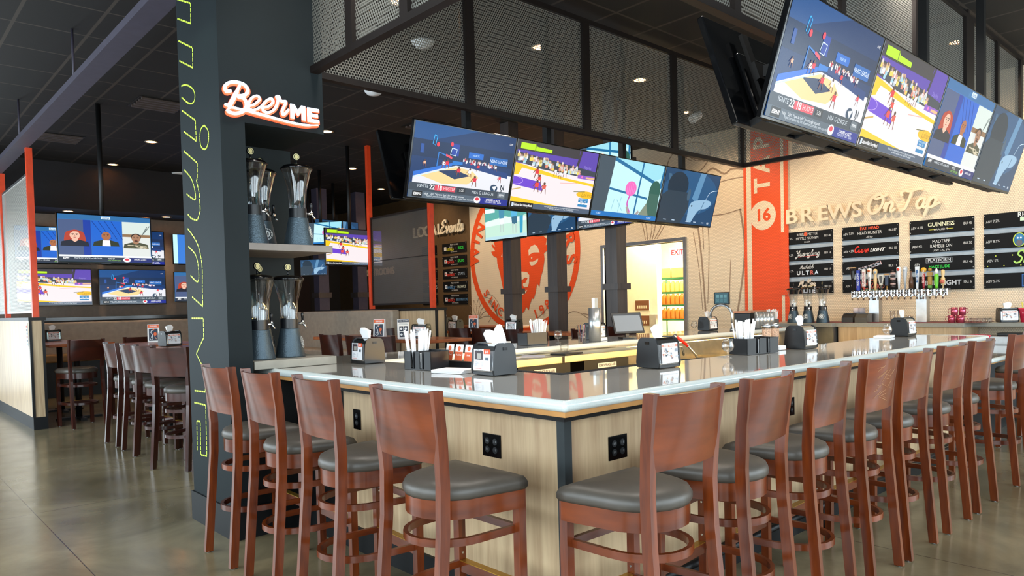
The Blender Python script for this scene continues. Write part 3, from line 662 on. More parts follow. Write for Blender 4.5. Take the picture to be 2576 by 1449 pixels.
bm = NB(); box(bm, 2.05, 7.58, 1.95, 1.975, 1.004, 1.026); box(bm, 2.05, 2.075, 1.975, 4.9, 1.004, 1.026); box(bm, 2.075, 7.5, 1.975, 2.6, 1.012, 1.028); box(bm, 2.075, 2.7, 2.6, 4.85, 1.012, 1.028)
obj('wood_underlay', bm, OAKEDGE, t)
bm = NB()
for i in range(110): box(bm, 2.86+i*.02, 2.87+i*.02, 2.69, 2.76, 1.062, 1.070) if i < 60 else None
box(bm, 2.805, 4.25, 2.685, 2.765, 1.050, 1.064); box(bm, 2.805, 2.88, 2.765, 4.1, 1.050, 1.064)
for i in range(70): box(bm, 2.81, 2.875, 2.70+i*.02, 2.71+i*.02, 1.062, 1.072)
tag(obj('bar_mat', bm, RUBBER), 'ribbed black rubber drip mat along the inner edge of the counter corner', 'mat')
t = thing('oak_bar', 'pale oak clad bar base with black rail, corner post and kickboard', 'bar front')
bm = NB(); box(bm, 2.22, 7.42, 2.12, 2.24, .14, 1.004); box(bm, 2.22, 2.34, 2.24, 3.98, .14, 1.004); box(bm, 7.32, 7.42, 2.24, 2.6, .14, 1.004)
obj('oak_panel', bm, PANEL, t)
bm = NB(); box(bm, 2.19, 7.44, 2.09, 2.12, .955, 1.004); box(bm, 2.19, 2.22, 2.12, 4.3, .955, 1.004); obj('top_rail', bm, BLACKM, t)
bm = NB(); box(bm, 2.19, 2.235, 2.09, 2.135, .0, .955); obj('corner_post', bm, plain('dark_grey_steel', '#343b3d', .4, .3), t)
bm = NB(); box(bm, 2.20, 7.43, 2.10, 2.24, 0, .14); box(bm, 2.20, 2.34, 2.24, 4.5, 0, .14); obj('kickboard', bm, COLBASE, t)
bm = NB(); box(bm, 2.26, 2.34, 3.98, 4.54, .14, 1.004); obj('dark_panel', bm, BLACKM, t)
bm = NB()
for x in [2.9+.42*i for i in range(11)]: cyl(bm, .004, -.003, 0, 0, 0, seg=8, m=T(x, 2.09, .98) @ M4.Rotation(R(90), 4, 'X'))
for y in [2.35+.3*i for i in range(6)]: cyl(bm, .004, -.003, 0, 0, 0, seg=8, m=T(2.19, y, .98) @ M4.Rotation(R(-90), 4, 'Y'))
obj('rail_screws', bm, CHROME, t)
# foot rail
t = thing('foot_rail', 'black tubular foot rail on floor posts under the bar front', 'foot rail')
bm = NB(); tube(bm, [(2.55, 2.0, .17), (7.4, 2.0, .17)], .02, 10); obj('tube', bm, BLACKM, t)
for x in (3.1, 4.4, 5.7, 7.0): bm = NB(); cyl(bm, .012, 0.01, .16, x, 2.0, seg=10); cyl(bm, .035, 0, .012, x, 2.0, seg=16); obj('floor_post', bm, BLACKM, t)
def outlet(label, mat, quad):
    t = thing('power_outlet', label, 'outlet', group='black outlets on the bar front', mat=mat)
    bm = NB(); box(bm, -.065, .065, -.055, .055, 0, .006, bev=.002) if quad else box(bm, -.04, .04, -.06, .06, 0, .006, bev=.002)
    obj('cover_plate', bm, SCRB, t)
    for dx in ((-.028, .028) if quad else (0,)):
        bm = NB()
        for dy in (-.02, .02): cyl(bm, .016, .006, .0085, dx, dy, seg=14); box(bm, dx-.007, dx-.004, dy-.004, dy+.006, .0085, .0092, 1); box(bm, dx+.004, dx+.007, dy-.004, dy+.006, .0085, .0092, 1)
        obj('socket', bm, [BLACK, STEEL], t)
FL = lambda y, z: frm((2.22, y, z), (0, -1, 0), (0, 0, 1))
FR = lambda x, z: frm((x, 2.12, z), (1, 0, 0), (0, 0, 1))
outlet('narrow black power outlet on the oak panel between third and fourth left stools', FL(3.82, .79), False)
outlet('wide black power outlet on the oak panel just left of the bar corner', FL(2.59, .79), True)
outlet('wide black power outlet on the oak panel just right of the bar corner', FR(2.57, .79), True)
outlet('black power outlet on the oak panel behind the fourth right stool', FR(4.20, .79), True)
# lower accessible section at the far right
t = thing('low_counter', 'lowered grey stone counter section beyond the end of the bar', 'counter')
bm = NB(); box(bm, 7.75, 9.7, 1.95, 2.75, .81, .85, bev=.01); obj('slab', bm, QUARTZ, t)
bm = NB(); nosering(bm, [(9.7, 1.95, 0, 1), (7.75, 1.95, 0, 1), (7.75, 1.95, .7, .7), (7.75, 1.95, 1, 0), (7.75, 2.75, 1, 0)], .83, .02, .022); obj('edge_nosing', bm, QUARTZN, t)
bm = NB(); box(bm, 7.75, 9.68, 1.96, 2.7, .795, .81); obj('wood_underlay', bm, OAKEDGE, t)
bm = NB(); box(bm, 7.9, 9.7, 2.2, 2.7, 0, .795); obj('base', bm, BLACKM, t)
# inside: far leg body, prep counter, coolers, sinks
t = thing('inner_bar', 'dark inner body carrying the far side of the bar', 'bar front')
bm = NB(); box(bm, 2.56, 9.3, 4.72, 5.1, 0, 1.028); obj('inner_panel', bm, plain('inner_panel_steel', '#8d867a', .35, .6), t)
bm = NB(); box(bm, 2.56, 9.3, 5.1, 5.14, .12, 1.0); obj('oak_panel', bm, PANEL, t)
bm = NB(); box(bm, 3.0, 9.2, 4.66, 4.72, 1.0, 1.028); obj('light_channel', bm, STEEL, t)
area('bar_led_strip', (6.0, 4.69, .995), (R(-20), 0, 0), 6.2, .04, 85, (1, .66, .22))
area('bar_led_strip_near', (5.2, 2.74, .99), (R(70), 0, 0), 4.6, .04, 45, (1, .62, .2))
GOLDS = plain('lit_stainless', '#c5b89a', .3, .8)  # stainless tinted gold: the LED light is put into the colour
t = thing('prep_counter', 'stainless prep counter below the far side of the bar', 'counter')
bm = NB()
for a, b in ((2.95, 4.42), (4.45, 5.62)): box(bm, a, b, 4.22, 4.70, .95, 1.01, bev=.004)
obj('steel_top', bm, GOLDS, t)
def cooler(x0, x1, lab, label):
    t = thing('undercounter_cooler', label, 'fridge', group='black coolers under the prep counter')
    bm = NB(); box(bm, x0, x1, 4.30, 4.70, .1, .948); obj('cabinet', bm, BLACKM, t)
    bm = NB(); box(bm, x0+.01, x1-.01, 4.275, 4.30, .14, .80, bev=.003); obj('door', bm, SCRB, t)
    q = Pic(1, 1); q.rect(-.13, -.022, .13, .022, '#e8e6df'); q.ell(-.105, 0, .013, .013, '#333333'); q.ell(-.105, 0, .008, .008, '#e8e6df'); q.text(lab, .015, 0, .034, '#222222', sx=.9)
    obj('brand_plate', q.mesh(PAINT), PAINT, t, mat=frm(((x0+x1)/2, 4.297, .885), (1, 0, 0), (0, 0, 1)))
for x, l in ((3.30, 'leftmost'), (3.98, 'second'), (4.78, 'rightmost')): cooler(x, x+.62, 'BEVERAGE-AIR', 'black undercounter cooler with a white brand plate, %s of the three' % l)
t = thing('bar_sink', 'stainless bar sink unit with backsplash under the far counter', 'sink')
bm = NB(); box(bm, 5.70, 8.6, 4.66, 4.715, .60, .99); obj('backsplash', bm, GOLDS, t)
bm = NB()
for a in (5.70, 6.42, 7.14, 7.86):
    box(bm, a, a+.70, 4.16, 4.20, .60, .84); box(bm, a, a+.04, 4.2, 4.66, .60, .84); box(bm, a+.66, a+.70, 4.2, 4.66, .60, .84); box(bm, a, a+.7, 4.2, 4.66, .58, .62)
obj('basin', bm, GOLDS, t)
bm = NB(); 
for x in (5.8, 8.5):
    for y in (4.2, 4.6): cyl(bm, .02, 0, .6, x, y)
obj('leg', bm, STEEL, t)
bm = NB(); tube(bm, [(6.25, 4.6, .95), (6.3, 4.45, 1.0), (6.42, 4.4, .97), (6.45, 4.4, .88)], .012, 8); tube(bm, [(5.95, 4.6, .92), (6.0, 4.4, .97), (6.08, 4.35, .95), (6.1, 4.34, .88)], .012, 8); obj('faucet', bm, STEEL, t)
t = thing('spray_faucet', 'pre-rinse spray faucet with a red handle rising from the bar sink', 'faucet')
bm = NB(); tube(bm, [(6.10, 3.95, .80), (6.0, 3.96, .93), (5.88, 3.98, 1.04)], .012, 10); obj('hose', bm, STEEL, t)
bm = NB(); tube(bm, [(5.90, 3.98, 1.02), (5.80, 4.0, 1.09), (5.74, 4.01, 1.115)], .015, 10); obj('handle', bm, plain('red_grip', '#d8291f', .4), t)
bm = NB(); cyl(bm, .02, -.02, .02, m=T(5.73, 4.01, 1.115) @ M4.Rotation(R(70), 4, 'Y'), seg=14); obj('spray_head', bm, STEEL, t)
t = thing('gooseneck_faucet', 'tall brushed steel gooseneck faucet on the far counter', 'faucet')
pts = [(7.95, 4.72, 1.07), (7.95, 4.72, 1.26)]+[(7.95-.0, 4.72+.15*(1-cos(R(a))), 1.26+.13*sin(R(a))) for a in range(15, 166, 15)]+[(7.95, 5.02, 1.20)]
bm = NB(); tube(bm, pts, .017, 12); obj('spout', bm, STEEL, t)
bm = NB(); cyl(bm, .03, 1.071, 1.10, 7.95, 4.72); obj('base', bm, STEEL, t)
# ================================================================== pillar with the niche
t = thing('pillar', 'charcoal green pillar with a shelf niche and header beside the bar', 'pillar')
bm = NB(); box(bm, 1.75, 1.905, 4.56, 5.28, .2, CZ); obj('shaft', bm, COLUMN, t)
bm = NB(); box(bm, 1.905, 2.457, 4.56, 5.28, 2.652, CZ); obj('header', bm, COLUMN, t)
bm = NB(); box(bm, 1.905, 2.515, 5.20, 5.28, 0, 2.652); obj('back_panel', bm, COLUMN, t)
bm = NB(); box(bm, 1.735, 1.92, 4.545, 5.295, 0, .2); box(bm, 1.92, 2.52, 4.545, 4.62, 0, .2); obj('base', bm, COLBASE, t)
bm = NB(); box(bm, 1.905, 2.20, 4.575, 4.62, .2, 1.0); obj('lower_panel', bm, BLACKM, t)
bm = NB(); box(bm, 1.905, 2.497, 4.56, 5.20, 1.845, 1.89, bev=.002); obj('shelf', bm, plain('grey_laminate', '#77706a', .5), t)
GREEN = [[(5.28, 3.62), (4.995, 3.499), (5.002, 3.368), (5.262, 3.48)], [(5.251, 3.324), (4.989, 3.205), (4.995, 3.076), (5.254, 3.19)], [(5.226, 3.011), (5.128, 2.994), (5.017, 2.944), (4.974, 2.889), (5.009, 2.85), (5.103, 2.867), (5.234, 2.937)], [(5.236, 2.846), (4.984, 2.727), (4.98, 2.589), (5.22, 2.701)], [(4.826, 2.663), (4.761, 2.612), (4.768, 2.544), (4.824, 2.509), (4.9, 2.542), (4.911, 2.615), (4.881, 2.655), (4.826, 2.663)], [(5.227, 2.566), (4.977, 2.444), (4.988, 2.341), (5.007, 2.337), (4.961, 2.245), (4.955, 2.126), (5.017, 2.067), (5.129, 2.092), (5.203, 2.133)], [(5.23, 2.437), (5.1, 2.357), (5.041, 2.269), (5.047, 2.21), (5.208, 2.27)], [(5.207, 2.031), (5.033, 1.915), (4.962, 1.771), (4.971, 1.614)], [(5.208, 1.909), (5.061, 1.83), (5.025, 1.708), (5.06, 1.659), (5.19, 1.709)], [(4.971, 1.613), (4.973, 1.491), (5.179, 1.562)], [(5.195, 1.412), (4.974, 1.411), (4.98, 1.281), (5.132, 1.169), (4.974, 1.054), (4.988, 0.917), (5.198, 0.911)], [(5.207, 0.827), (4.99, 0.828), (5.003, 0.48), (5.117, 0.474), (5.104, 0.706), (5.17, 0.702), (5.184, 0.49)]]
q = Pic(1, 1, .0003)
for gi, g in enumerate(GREEN):
    ps = [(-a, b) for a, b in g]
    if gi in (2, 4, 6, 7, 8): ps = spline(ps, 5)
    L = 0
    for a, b in zip(ps, ps[1:]):
        d = sqrt((b[0]-a[0])**2+(b[1]-a[1])**2); n = max(1, round(d/.035))
        for k in range(n):
            u, v_ = k/n, (k+.8)/n
            q.line([(a[0]+(b[0]-a[0])*u, a[1]+(b[1]-a[1])*u), (a[0]+(b[0]-a[0])*v_, a[1]+(b[1]-a[1])*v_)], .011, '#cfe84a', same=True)
obj('stitched_lettering', q.mesh(PAINT), PAINT, t, mat=frm((1.7485, 0, 0), (0, -1, 0), (0, 0, 1)))
# illuminated Beer ME sign
BEER = [[(1.813, 2.83), (1.786, 2.821), (1.777, 2.846), (1.799, 2.874), (1.845, 2.889), (1.898, 2.883), (1.922, 2.853), (1.904, 2.82), (1.853, 2.801), (1.895, 2.795), (1.908, 2.756), (1.889, 2.715), (1.838, 2.692), (1.794, 2.696), (1.792, 2.713), (1.816, 2.726), (1.854, 2.723), (1.897, 2.722), (1.963, 2.715), (2.058, 2.705), (2.182, 2.692), (2.301, 2.688), (2.399, 2.701)], [(1.871, 2.872), (1.838, 2.804), (1.802, 2.74), (1.776, 2.74)], [(1.929, 2.755), (1.965, 2.773), (1.998, 2.809), (1.983, 2.827), (1.95, 2.812), (1.926, 2.774), (1.921, 2.743), (1.947, 2.73), (1.988, 2.75), (2.021, 2.778)], [(2.02, 2.759), (2.061, 2.777), (2.088, 2.809), (2.075, 2.826), (2.046, 2.81), (2.016, 2.77), (2.019, 2.74), (2.051, 2.732), (2.093, 2.759), (2.115, 2.798)], [(2.115, 2.798), (2.122, 2.829), (2.111, 2.846), (2.131, 2.846), (2.141, 2.822), (2.176, 2.824), (2.162, 2.79), (2.146, 2.752), (2.158, 2.735), (2.191, 2.773)]]
t = thing('illuminated_sign', 'lit white and orange Beer ME sign on the pillar header', 'sign', mat=frm((0, 4.56, 0), (1, 0, 0), (0, 0, 1)))
for nmx, d0, d1, ex, dx, dz, m in (('letter_backs', .001, .018, .010, .004, -.005, emis('sign_orange', '#e8623c', .8)), ('letter_faces', .018, .026, 0, 0, 0, emis('sign_white', '#dfefff', 1.15))):
    bm = NB()
    for i, s in enumerate(BEER):
        pp = spline(s, 4); n = len(pp)
        wd = (lambda u: .019 if u < .62 else max(.005, .016*(1-abs(u-.82)/.2*.3)*(1.0 if u < .97 else .5))) if i == 0 else (lambda u: .025 if .2 < u < .8 else .015) if i == 1 else (lambda u: .0135)
        stroke_solid(bm, [(a+dx, b+dz) for a, b in pp], lambda u, wd=wd: wd(u)+ex, d0, d1)
    for pl, x0, x1 in (([(0, 0), (0, 1), (.27, 1), (.5, .62), (.73, 1), (1, 1), (1, 0), (.76, 0), (.76, .60), (.5, .22), (.24, .60), (.24, 0)], 2.207, 2.312), ([(0, 0), (0, 1), (1, 1), (1, .78), (.33, .78), (.33, .61), (.9, .61), (.9, .40), (.33, .40), (.33, .22), (1, .22), (1, 0)], 2.328, 2.412)):
        g = ex*.35; prism(bm, [(x0-g+px*(x1-x0+2*g)+dx, 2.722-g-.004*(x0 > 2.3)+py*(.094+2*g)+dz) for px, py in pl], d0, d1)
    obj(nmx, bm, m, t)
# plinth on the bar for the lower dispensers
bm = NB(); box(bm, 1.915, 2.50, 4.56, 5.19, 1.072, 1.126, bev=.002)
tag(obj('dispenser_plinth', bm, plain('pale_stone_plinth', '#a39e92', .35)), 'low stone plinth under the beer towers at the left end of the bar', 'plinth')
# ------------------------------------------------------------------ tall table-top beer dispensers
def beer_tower():
    t = thing('beer_tower', '', 'drink dispenser')
    bm = NB(); lathe(bm, [(0, 0), (.088, 0), (.088, .01), (.058, .17), (.058, .175), (0, .175)], 28); obj('base', bm, plain('hammered_black', '#4a5963', .36, .6, bmp=.3, scale=140, noise=.05), t)  # black base coloured blue-grey: metallic sheen put into the colour
    bm = NB(); lathe(bm, [(.052, .176), (.052, .235), (.05, .25), (.055, .34), (.080, .44), (.090, .47)], 28, caps=False); obj('tube', bm, ACRYL, t)
    bm = NB(); cyl(bm, .0535, .176, .232, seg=28, caps=False); obj('collar', bm, BLACK, t)
    bm = NB(); cyl(bm, .012, .178, .46, seg=10); obj('ice_core', bm, ACRYL, t)
    bm = NB(); lathe(bm, [(.094, .468), (.095, .478), (.078, .492), (.02, .500), (0, .501)], 28); obj('lid', bm, SCRB, t)
    bm = NB(); cyl(bm, .005, .50, .525, seg=8); lathe(bm, [(0, -.005), (.022, -.005), (.022, .005), (0, .005)], 20, m=T(0, 0, .548) @ M4.Rotation(R(90), 4, 'X')); kn = obj('lid_knob', bm, BLACK, t)
    q = Pic(1, 1); q.ell(0, 0, .019, .019, '#d8cf9a'); q.ell(0, 0, .015, .015, '#3c3a26'); q.ell(0, 0, .010, .013, '#cfc48a')
    obj('medallion', q.mesh(PAINT), PAINT, kn, mat=frm((0, -.0055, .548), (1, 0, 0), (0, 0, 1)))
    tp = NB(); tube(tp, [(.05, 0, .205), (.095, 0, .205)], .008, 10); tube(tp, [(.085, 0, .205), (.108, 0, .172)], .007, 10); tube(tp, [(.083, 0, .205), (.083, 0, .225)], .010, 10); tt = obj('tap', tp, CHROME, t)
    bm = NB(); lathe(bm, [(0, 0), (.006, 0), (.010, .035), (.008, .045), (0, .048)], 12, .083, 0, .225); obj('tap_handle', bm, BLACK, tt)
    q = Pic(1, 1)
    for a in range(24): 
        b = 2*pi*a/24; q.poly([(.036*cos(b), .036*sin(b)), (.036*cos(b+.27), .036*sin(b+.27)), (.033*cos(b+.27), .033*sin(b+.27)), (.033*cos(b), .033*sin(b))], '#dfe8ea', same=True)
        if a % 2: q.rect(.028*cos(b)-.003, .028*sin(b)-.003, .028*cos(b)+.003, .028*sin(b)+.003, '#dfe8ea', same=True)
    q.ell(0, 0, .018, .021, '#dfe8ea'); q.ell(.004, 0, .006, .012, '#333b40'); 
    obj('round_emblem', q.mesh(PAINT), PAINT, t, mat=frm((.0620, -.0410, .09), (.56, .83, 0), (-.15, .08, .97)))
    return t
tw = beer_tower()
TW = [((2.01, 4.74, 1.89), 5, 'beer tower with medallion knob at the left of the upper niche shelf'), ((2.20, 5.02, 1.89), -60, 'beer tower at the back of the upper niche shelf'), ((2.335, 4.74, 1.89), -8, 'beer tower at the right of the upper niche shelf'),
      ((2.02, 4.72, 1.126), 8, 'beer tower at the left of the plinth on the bar end'), ((2.17, 5.03, 1.126), 20, 'beer tower at the back of the plinth on the bar end'), ((2.265, 4.78, 1.126), -5, 'beer tower with medallion knob at the right of the bar end plinth'),
      ((9.95, 4.93, 1.10), 200, 'leftmost of the three beer towers on the back counter'), ((9.95, 4.72, 1.10), 215, 'middle one of the three beer towers on the back counter'), ((9.95, 4.51, 1.10), 225, 'rightmost of the three beer towers on the back counter')]
for i, (l, a, lb) in enumerate(TW):
    o = tw if i == 0 else dup(tw)
    o.location = l; o.rotation_euler[2] = R(a); o.scale = (1.14, 1.14, 1.14) if i < 6 else (1, 1, 1); o['label'] = lb; o['group'] = 'plastic beer towers'
# ================================================================== perforated canopy hung over the bar
XA, XB, YA, YD, Z0, Z1 = 2.40, 8.11, 4.645, 2.235, 3.10, 4.10
def canopy():
    t = thing('ceiling_canopy', 'large dark perforated metal canopy frame hung above the bar', 'canopy')
    def bar(n, a, b, c, d, e, f): bm = NB(); box(bm, a, b, c, d, e, f); obj(n, bm, FRAME, t)
    XE = 10.0
    for z in (Z0-.045, Z1):
        for y, x1 in ((YA, XB), (YD, XE)): bar('rail', XA-.03, x1+.03, y-.03, y+.03, z, z+.045)
        for x in (XA, XB): bar('rail', x-.03, x+.03, YD+.03, YA-.03, z, z+.045)
    xs = [XA+(XB-XA)*i/4 for i in range(5)]
    for x in xs: bar('post', x-.047, x+.047, YA-.03, YA+.03, Z0, Z1+.0)
    for x in xs+[9.07, XE]: bar('post', x-.035 if x != XB else x-.12, x+.035 if x != XB else x+.12, YD-.03, YD+.03, Z0, Z1+.0)
    for i in range(1, 4):
        y = YD+(YA-YD)*i/4
        for x in (XA, XB):
            if x == XA or i == 2: bar('post', x-.03, x+.03, y-.04, y+.04, Z0, Z1)
    for a, b in zip(xs, xs[1:]):
        for y in (YA, YD):
            bm = NB(); box(bm, a+.04, b-.04, y-.001, y+.001, Z0, Z1); obj('perforated_panel', bm, MESHX, t)
    for a, b in ((XB+.12, 9.03), (9.11, XE-.035)): bm = NB(); box(bm, a, b, YD-.001, YD+.001, Z0, Z1); obj('perforated_panel', bm, MESHX, t)
    for i in range(4):
        for x in (XA, XB):
            bm = NB(); box(bm, x-.001, x+.001, YD+(YA-YD)*i/4+.03, YD+(YA-YD)*(i+1)/4-.03, Z0, Z1); obj('perforated_panel', bm, MESHY, t)
    bm = NB()
    for x in (XA, XB):
        for y in (YD, YA): box(bm, x-.02, x+.02, y-.02, y+.02, Z1+.045, CZ)
    obj('hanger', bm, FRAME, t)
canopy()
# ================================================================== bar stools
def outline(wf, wb, d, n=10, back=-.19, front=.215):
    """D shape: wide straight front, rounded back"""
    pts = [(wf, front), (wf*.99, front-.05)]
    for i in range(n+1):
        a = pi*i/n; pts.append((wb*cos(a)*1.0, back+d-d*sin(a) if False else back+d*(1-sin(a))))
    pts += [(-wf*.99, front-.05), (-wf, front)]
    return pts
def make_stool(wd, wl, seatm, label='', cat='bar stool'):
    t = thing('bar_stool', label, cat)
    # cushion
    bm = NB(); ol = outline(.235, .205, .20); n = len(ol); c = (0, .02)
    lv = [(.97, .700), (1.0, .712), (1.0, .732), (.95, .752), (.78, .766), (.45, .772), (0.0, .774)]
    rings = [[bm.verts.new((c[0]+(x-c[0])*s, c[1]+(y-c[1])*s, z)) for x, y in ol] for s, z in lv[:-1]]
    for a, b in zip(rings, rings[1:]):
        for i in range(n): bm.faces.new((a[i], a[(i+1) % n], b[(i+1) % n], b[i])).smooth = True
    tp = bm.verts.new((0, .02, .774))
    for i in range(n): bm.faces.new((rings[-1][i], rings[-1][(i+1) % n], tp)).smooth = True
    bm.faces.new(rings[0][::-1]); obj('seat', bm, seatm, t)
    bm = NB(); prism(bm, [(x*.95, y*.95) for x, y in ol], .625, .700); rims(bm); obj('seat_frame', bm, wd, t)
    # rear posts, bent at seat height
    for s in (-1, 1):
        pts = [(s*.200, -.235, 0), (s*.196, -.21, .30), (s*.192, -.185, .60), (s*.192, -.18, .78), (s*.197, -.19, .95), (s*.205, -.212, 1.135)]
        bm = NB(); prev = None
        for i, (x, y, z) in enumerate(pts):
            hx, hy = .0165, .022
            rg = [bm.verts.new((x+a*hx, y+b*hy, z)) for a, b in ((-1, -1), (1, -1), (1, 1), (-1, 1))]
            if prev:
                for k in range(4): bm.faces.new((prev[k], prev[(k+1) % 4], rg[(k+1) % 4], rg[k]))
            else: bm.faces.new(rg[::-1])
            prev = rg
        bm.faces.new(prev); lg = obj('leg', bm, wl, t)
        bm = NB(); cyl(bm, .012, -.006, .001, s*.200, -.235, seg=10); obj('foot_glide', bm, STEEL, lg)
        bm = NB(); box(bm, s*.20-.019, s*.20+.019, .178, .216, 0.0, .70); lg = obj('leg', bm, wl, t)
        bm = NB(); cyl(bm, .012, -.006, .001, s*.2, .197, seg=10); obj('foot_glide', bm, STEEL, lg)
    # curved plywood back
    bm = NB(); nx, nz = 12, 5; F = []
    for side in (0, 1):
        g = []
        for j in range(nz+1):
            v = j/nz; z = .862+(1.128-.862)*v
            row = []
            for i in range(nx+1):
                u = -1+2*i/nx; x = u*(.197+.010*v); yb = -.185-.026*v
                bow = (.022+.030*v)*(1-u*u)
                zz = z
                row.append(bm.verts.new((x, yb-.018-bow+(.013 if side else 0), zz)))
            g.append(row)
        F.append(g)
    for side, g in enumerate(F):
        for j in range(nz):
            for i in range(nx): bm.faces.new((g[j][i], g[j][i+1], g[j+1][i+1], g[j+1][i])).smooth = True
    a, b = F
    for i in range(nx): bm.faces.new((a[0][i], a[0][i+1], b[0][i+1], b[0][i])); bm.faces.new((a[nz][i], a[nz][i+1], b[nz][i+1], b[nz][i]))
    for j in range(nz): bm.faces.new((a[j][0], a[j+1][0], b[j+1][0], b[j][0])); bm.faces.new((a[j][nx], a[j+1][nx], b[j+1][nx], b[j][nx]))
    bmesh.ops.recalc_face_normals(bm, faces=bm.faces); rims(bm); obj('backrest', bm, wd, t)
    # bent hoops between the legs
    for z, wb, dd, nmz in ((.535, .178, .19, 'upper_hoop'), (.300, .183, .205, 'lower_hoop')):
        pts = [(.185, .19, z)]+[(wb*cos(pi*i/12), -.0-dd*sin(pi*i/12), z) for i in range(13)]+[(-.185, .19, z)]
        bm = NB(); tube(bm, pts, 0, flat=(.018, .030)); rims(bm); obj(nmz, bm, wd, t)
    bm = NB(); box(bm, -.185, .185, .185, .205, .52, .55); obj('front_stretcher', bm, wd, t)
    bm = NB(); box(bm, -.185, .185, .183, .209, .262, .312); fr = obj('foot_stretcher', bm, wd, t)
    bm = NB(); box(bm, -.178, .178, .178, .214, .312, .315); obj('kick_plate', bm, BRASS, fr)
    bm = NB()
    for s in (-1, 1):
        for z in (.50, .575, .265, .345): cyl(bm, .005, 0, .003, seg=8, m=T(s*.181, .197, z) @ M4.Rotation(-s*R(90), 4, 'Y'))
    obj('bolt_heads', bm, CHROME, t)
    return t
st0 = make_stool(STOOLW, STOOLL, SEAT)
NTH = ['nearest', 'second', 'third', 'fourth', 'fifth', 'sixth', 'seventh', 'eighth']
RIGHT = [(2.185, 1.695, 0), (2.755, 1.695, 5), (3.32, 1.69, 4), (3.90, 1.69, 2), (4.42, 1.69, 0), (5.06, 1.69, 0), (5.65, 1.69, 0), (6.62, 1.69, 0)]
for i, (x, y, a) in enumerate(RIGHT):
    o = st0 if i == 0 else dup(st0)
    o.location = (x, y, .006); o.rotation_euler[2] = R(a); o['group'] = 'bar stools along the right side of the bar'
    o['label'] = 'cherry wood bar stool, %s to the bar corner along the right side%s' % (NTH[i], ', back scratched' if i == 3 else '')
q = NB(); rr = random.Random(9)
for i in range(22):
    v0 = rr.uniform(.25, .92); u0 = rr.uniform(-.75, .1); L_ = rr.uniform(.15, .5); sl = rr.uniform(-.12, .16); pts = []
    for k in range(7):
        u = u0+L_*k/6; v = v0+sl*k/6; pts.append((u*(.197+.010*v), -.185-.026*v-.018-(.022+.030*v)*(1-u*u)-.0008, .862+(1.128-.862)*v))
    tube(q, pts, .0009, 4)
bk = [c_ for c_ in [o for o in bpy.data.objects if o.get('label', '').endswith('back scratched')][0].children if c_.name.startswith('backrest')][0]
obj('scratches', q, plain('pale_scratch', '#b98a62', .6), bk)
LEFT = [(1.787, 2.355, -90), (1.785, 3.07, -94), (1.783, 3.68, -93), (1.785, 4.27, -91)]
for i, (x, y, a) in enumerate(LEFT):
    o = dup(st0, (x, y, .006), R(a)); o['group'] = 'bar stools along the left side of the bar'
    o['label'] = 'cherry wood bar stool, %s to the bar corner along the left side' % NTH[i]
dn0 = make_stool(DINEW, DINEL, SEAT)
DIN = [((2.34, 7.17), -60, 'dark dining stool at the left table, nearest to the pillar'), ((2.36, 7.86), -80, 'dark dining stool at the left table, second from the pillar'), ((2.36, 8.32), -86, 'dark dining stool at the left table, third from the pillar'),
 ((2.35, 8.98), -88, 'dark dining stool at the left table, farthest of the four in profile'), ((2.22, 10.86), 10, 'dark dining stool standing alone with its back to us by the oak half wall'), ((2.93, 11.15), 12, 'dark dining stool behind the left tables, only its top rail showing'),
 ((4.66, 8.28), -86, 'dark dining stool at the middle table, leftmost of its near side'), ((4.60, 7.52), -86, 'dark dining stool at the middle table, below the sanitized sign'), ((4.62, 7.02), -86, 'dark dining stool at the middle table, right of the napkin box'),
 ((7.5, 10.9), -86, 'dark dining stool at the far table in front of the louvred screen'), ((8.3, 10.9), -86, 'dark dining stool at the far table below the local events boards'),
 ((6.72, 8.27), -88, 'dark dining stool at the second table, left of the first column'), ((6.78, 7.82), -88, 'dark dining stool at the second table, just right of the first stool there'), ((6.66, 7.12), -88, 'dark dining stool at the second table, before the wide gap of mural'),
 ((5.9, 5.9), -88, 'dark dining stool beyond the far counter, left of its napkin box'), ((6.8, 5.9), -88, 'dark dining stool beyond the far counter by the last column'),
 ((7.6, 6.0), -88, 'dark dining stool beyond the far counter behind the tablet'), ((6.0, 9.3), -178, 'dark dining stool at the end of the second table'),
 ((8.15, 1.75), 0, 'bar stool at the lowered counter, nearer one'), ((8.9, 1.75), 0, 'bar stool at the lowered counter, farther one')]
for i, ((x, y), a, lb) in enumerate(DIN):
    src = st0 if 'lowered' in lb else dn0
    o = dn0 if i == 0 else dup(src)
    o.location = (x, y, .006); o.rotation_euler[2] = R(a); o['label'] = lb; o['group'] = 'stools at the lowered counter' if 'lowered' in lb else 'dining stools round the tall tables'
# ================================================================== tall dining tables
def table(label, x0, x1, y0, y1, base='post'):
    t = thing('dining_table', label, 'table', ((x0+x1)/2, (y0+y1)/2, 0), group='tall wooden dining tables')
    w_, d_ = (x1-x0)/2, (y1-y0)/2
    bm = NB(); box(bm, -w_, w_, -d_, d_, 1.03, 1.07, bev=.006); obj('table_top', bm, TABLE, t)
    for s in ((-1, 1) if d_ > .6 else (0,)):
        bm = NB(); cyl(bm, .04, .02, 1.03, 0, s*d_*.6); obj('pedestal', bm, BLACKM, t)
        bm = NB(); box(bm, -.28, .28, s*d_*.6-.04, s*d_*.6+.04, 0.0, .03); box(bm, -.04, .04, s*d_*.6-.28, s*d_*.6+.28, 0.0, .029); obj('foot', bm, BLACKM, t)
    return t
table('tall dining table at the left with a napkin box, nearest the pillar', 2.55, 3.35, 6.9, 9.0)
table('tall dining table at the left behind the stools in profile', 2.55, 3.35, 9.3, 10.7)
table('tall dining table beside the oak half wall at the far left', 1.95, 2.75, 11.3, 13.2)
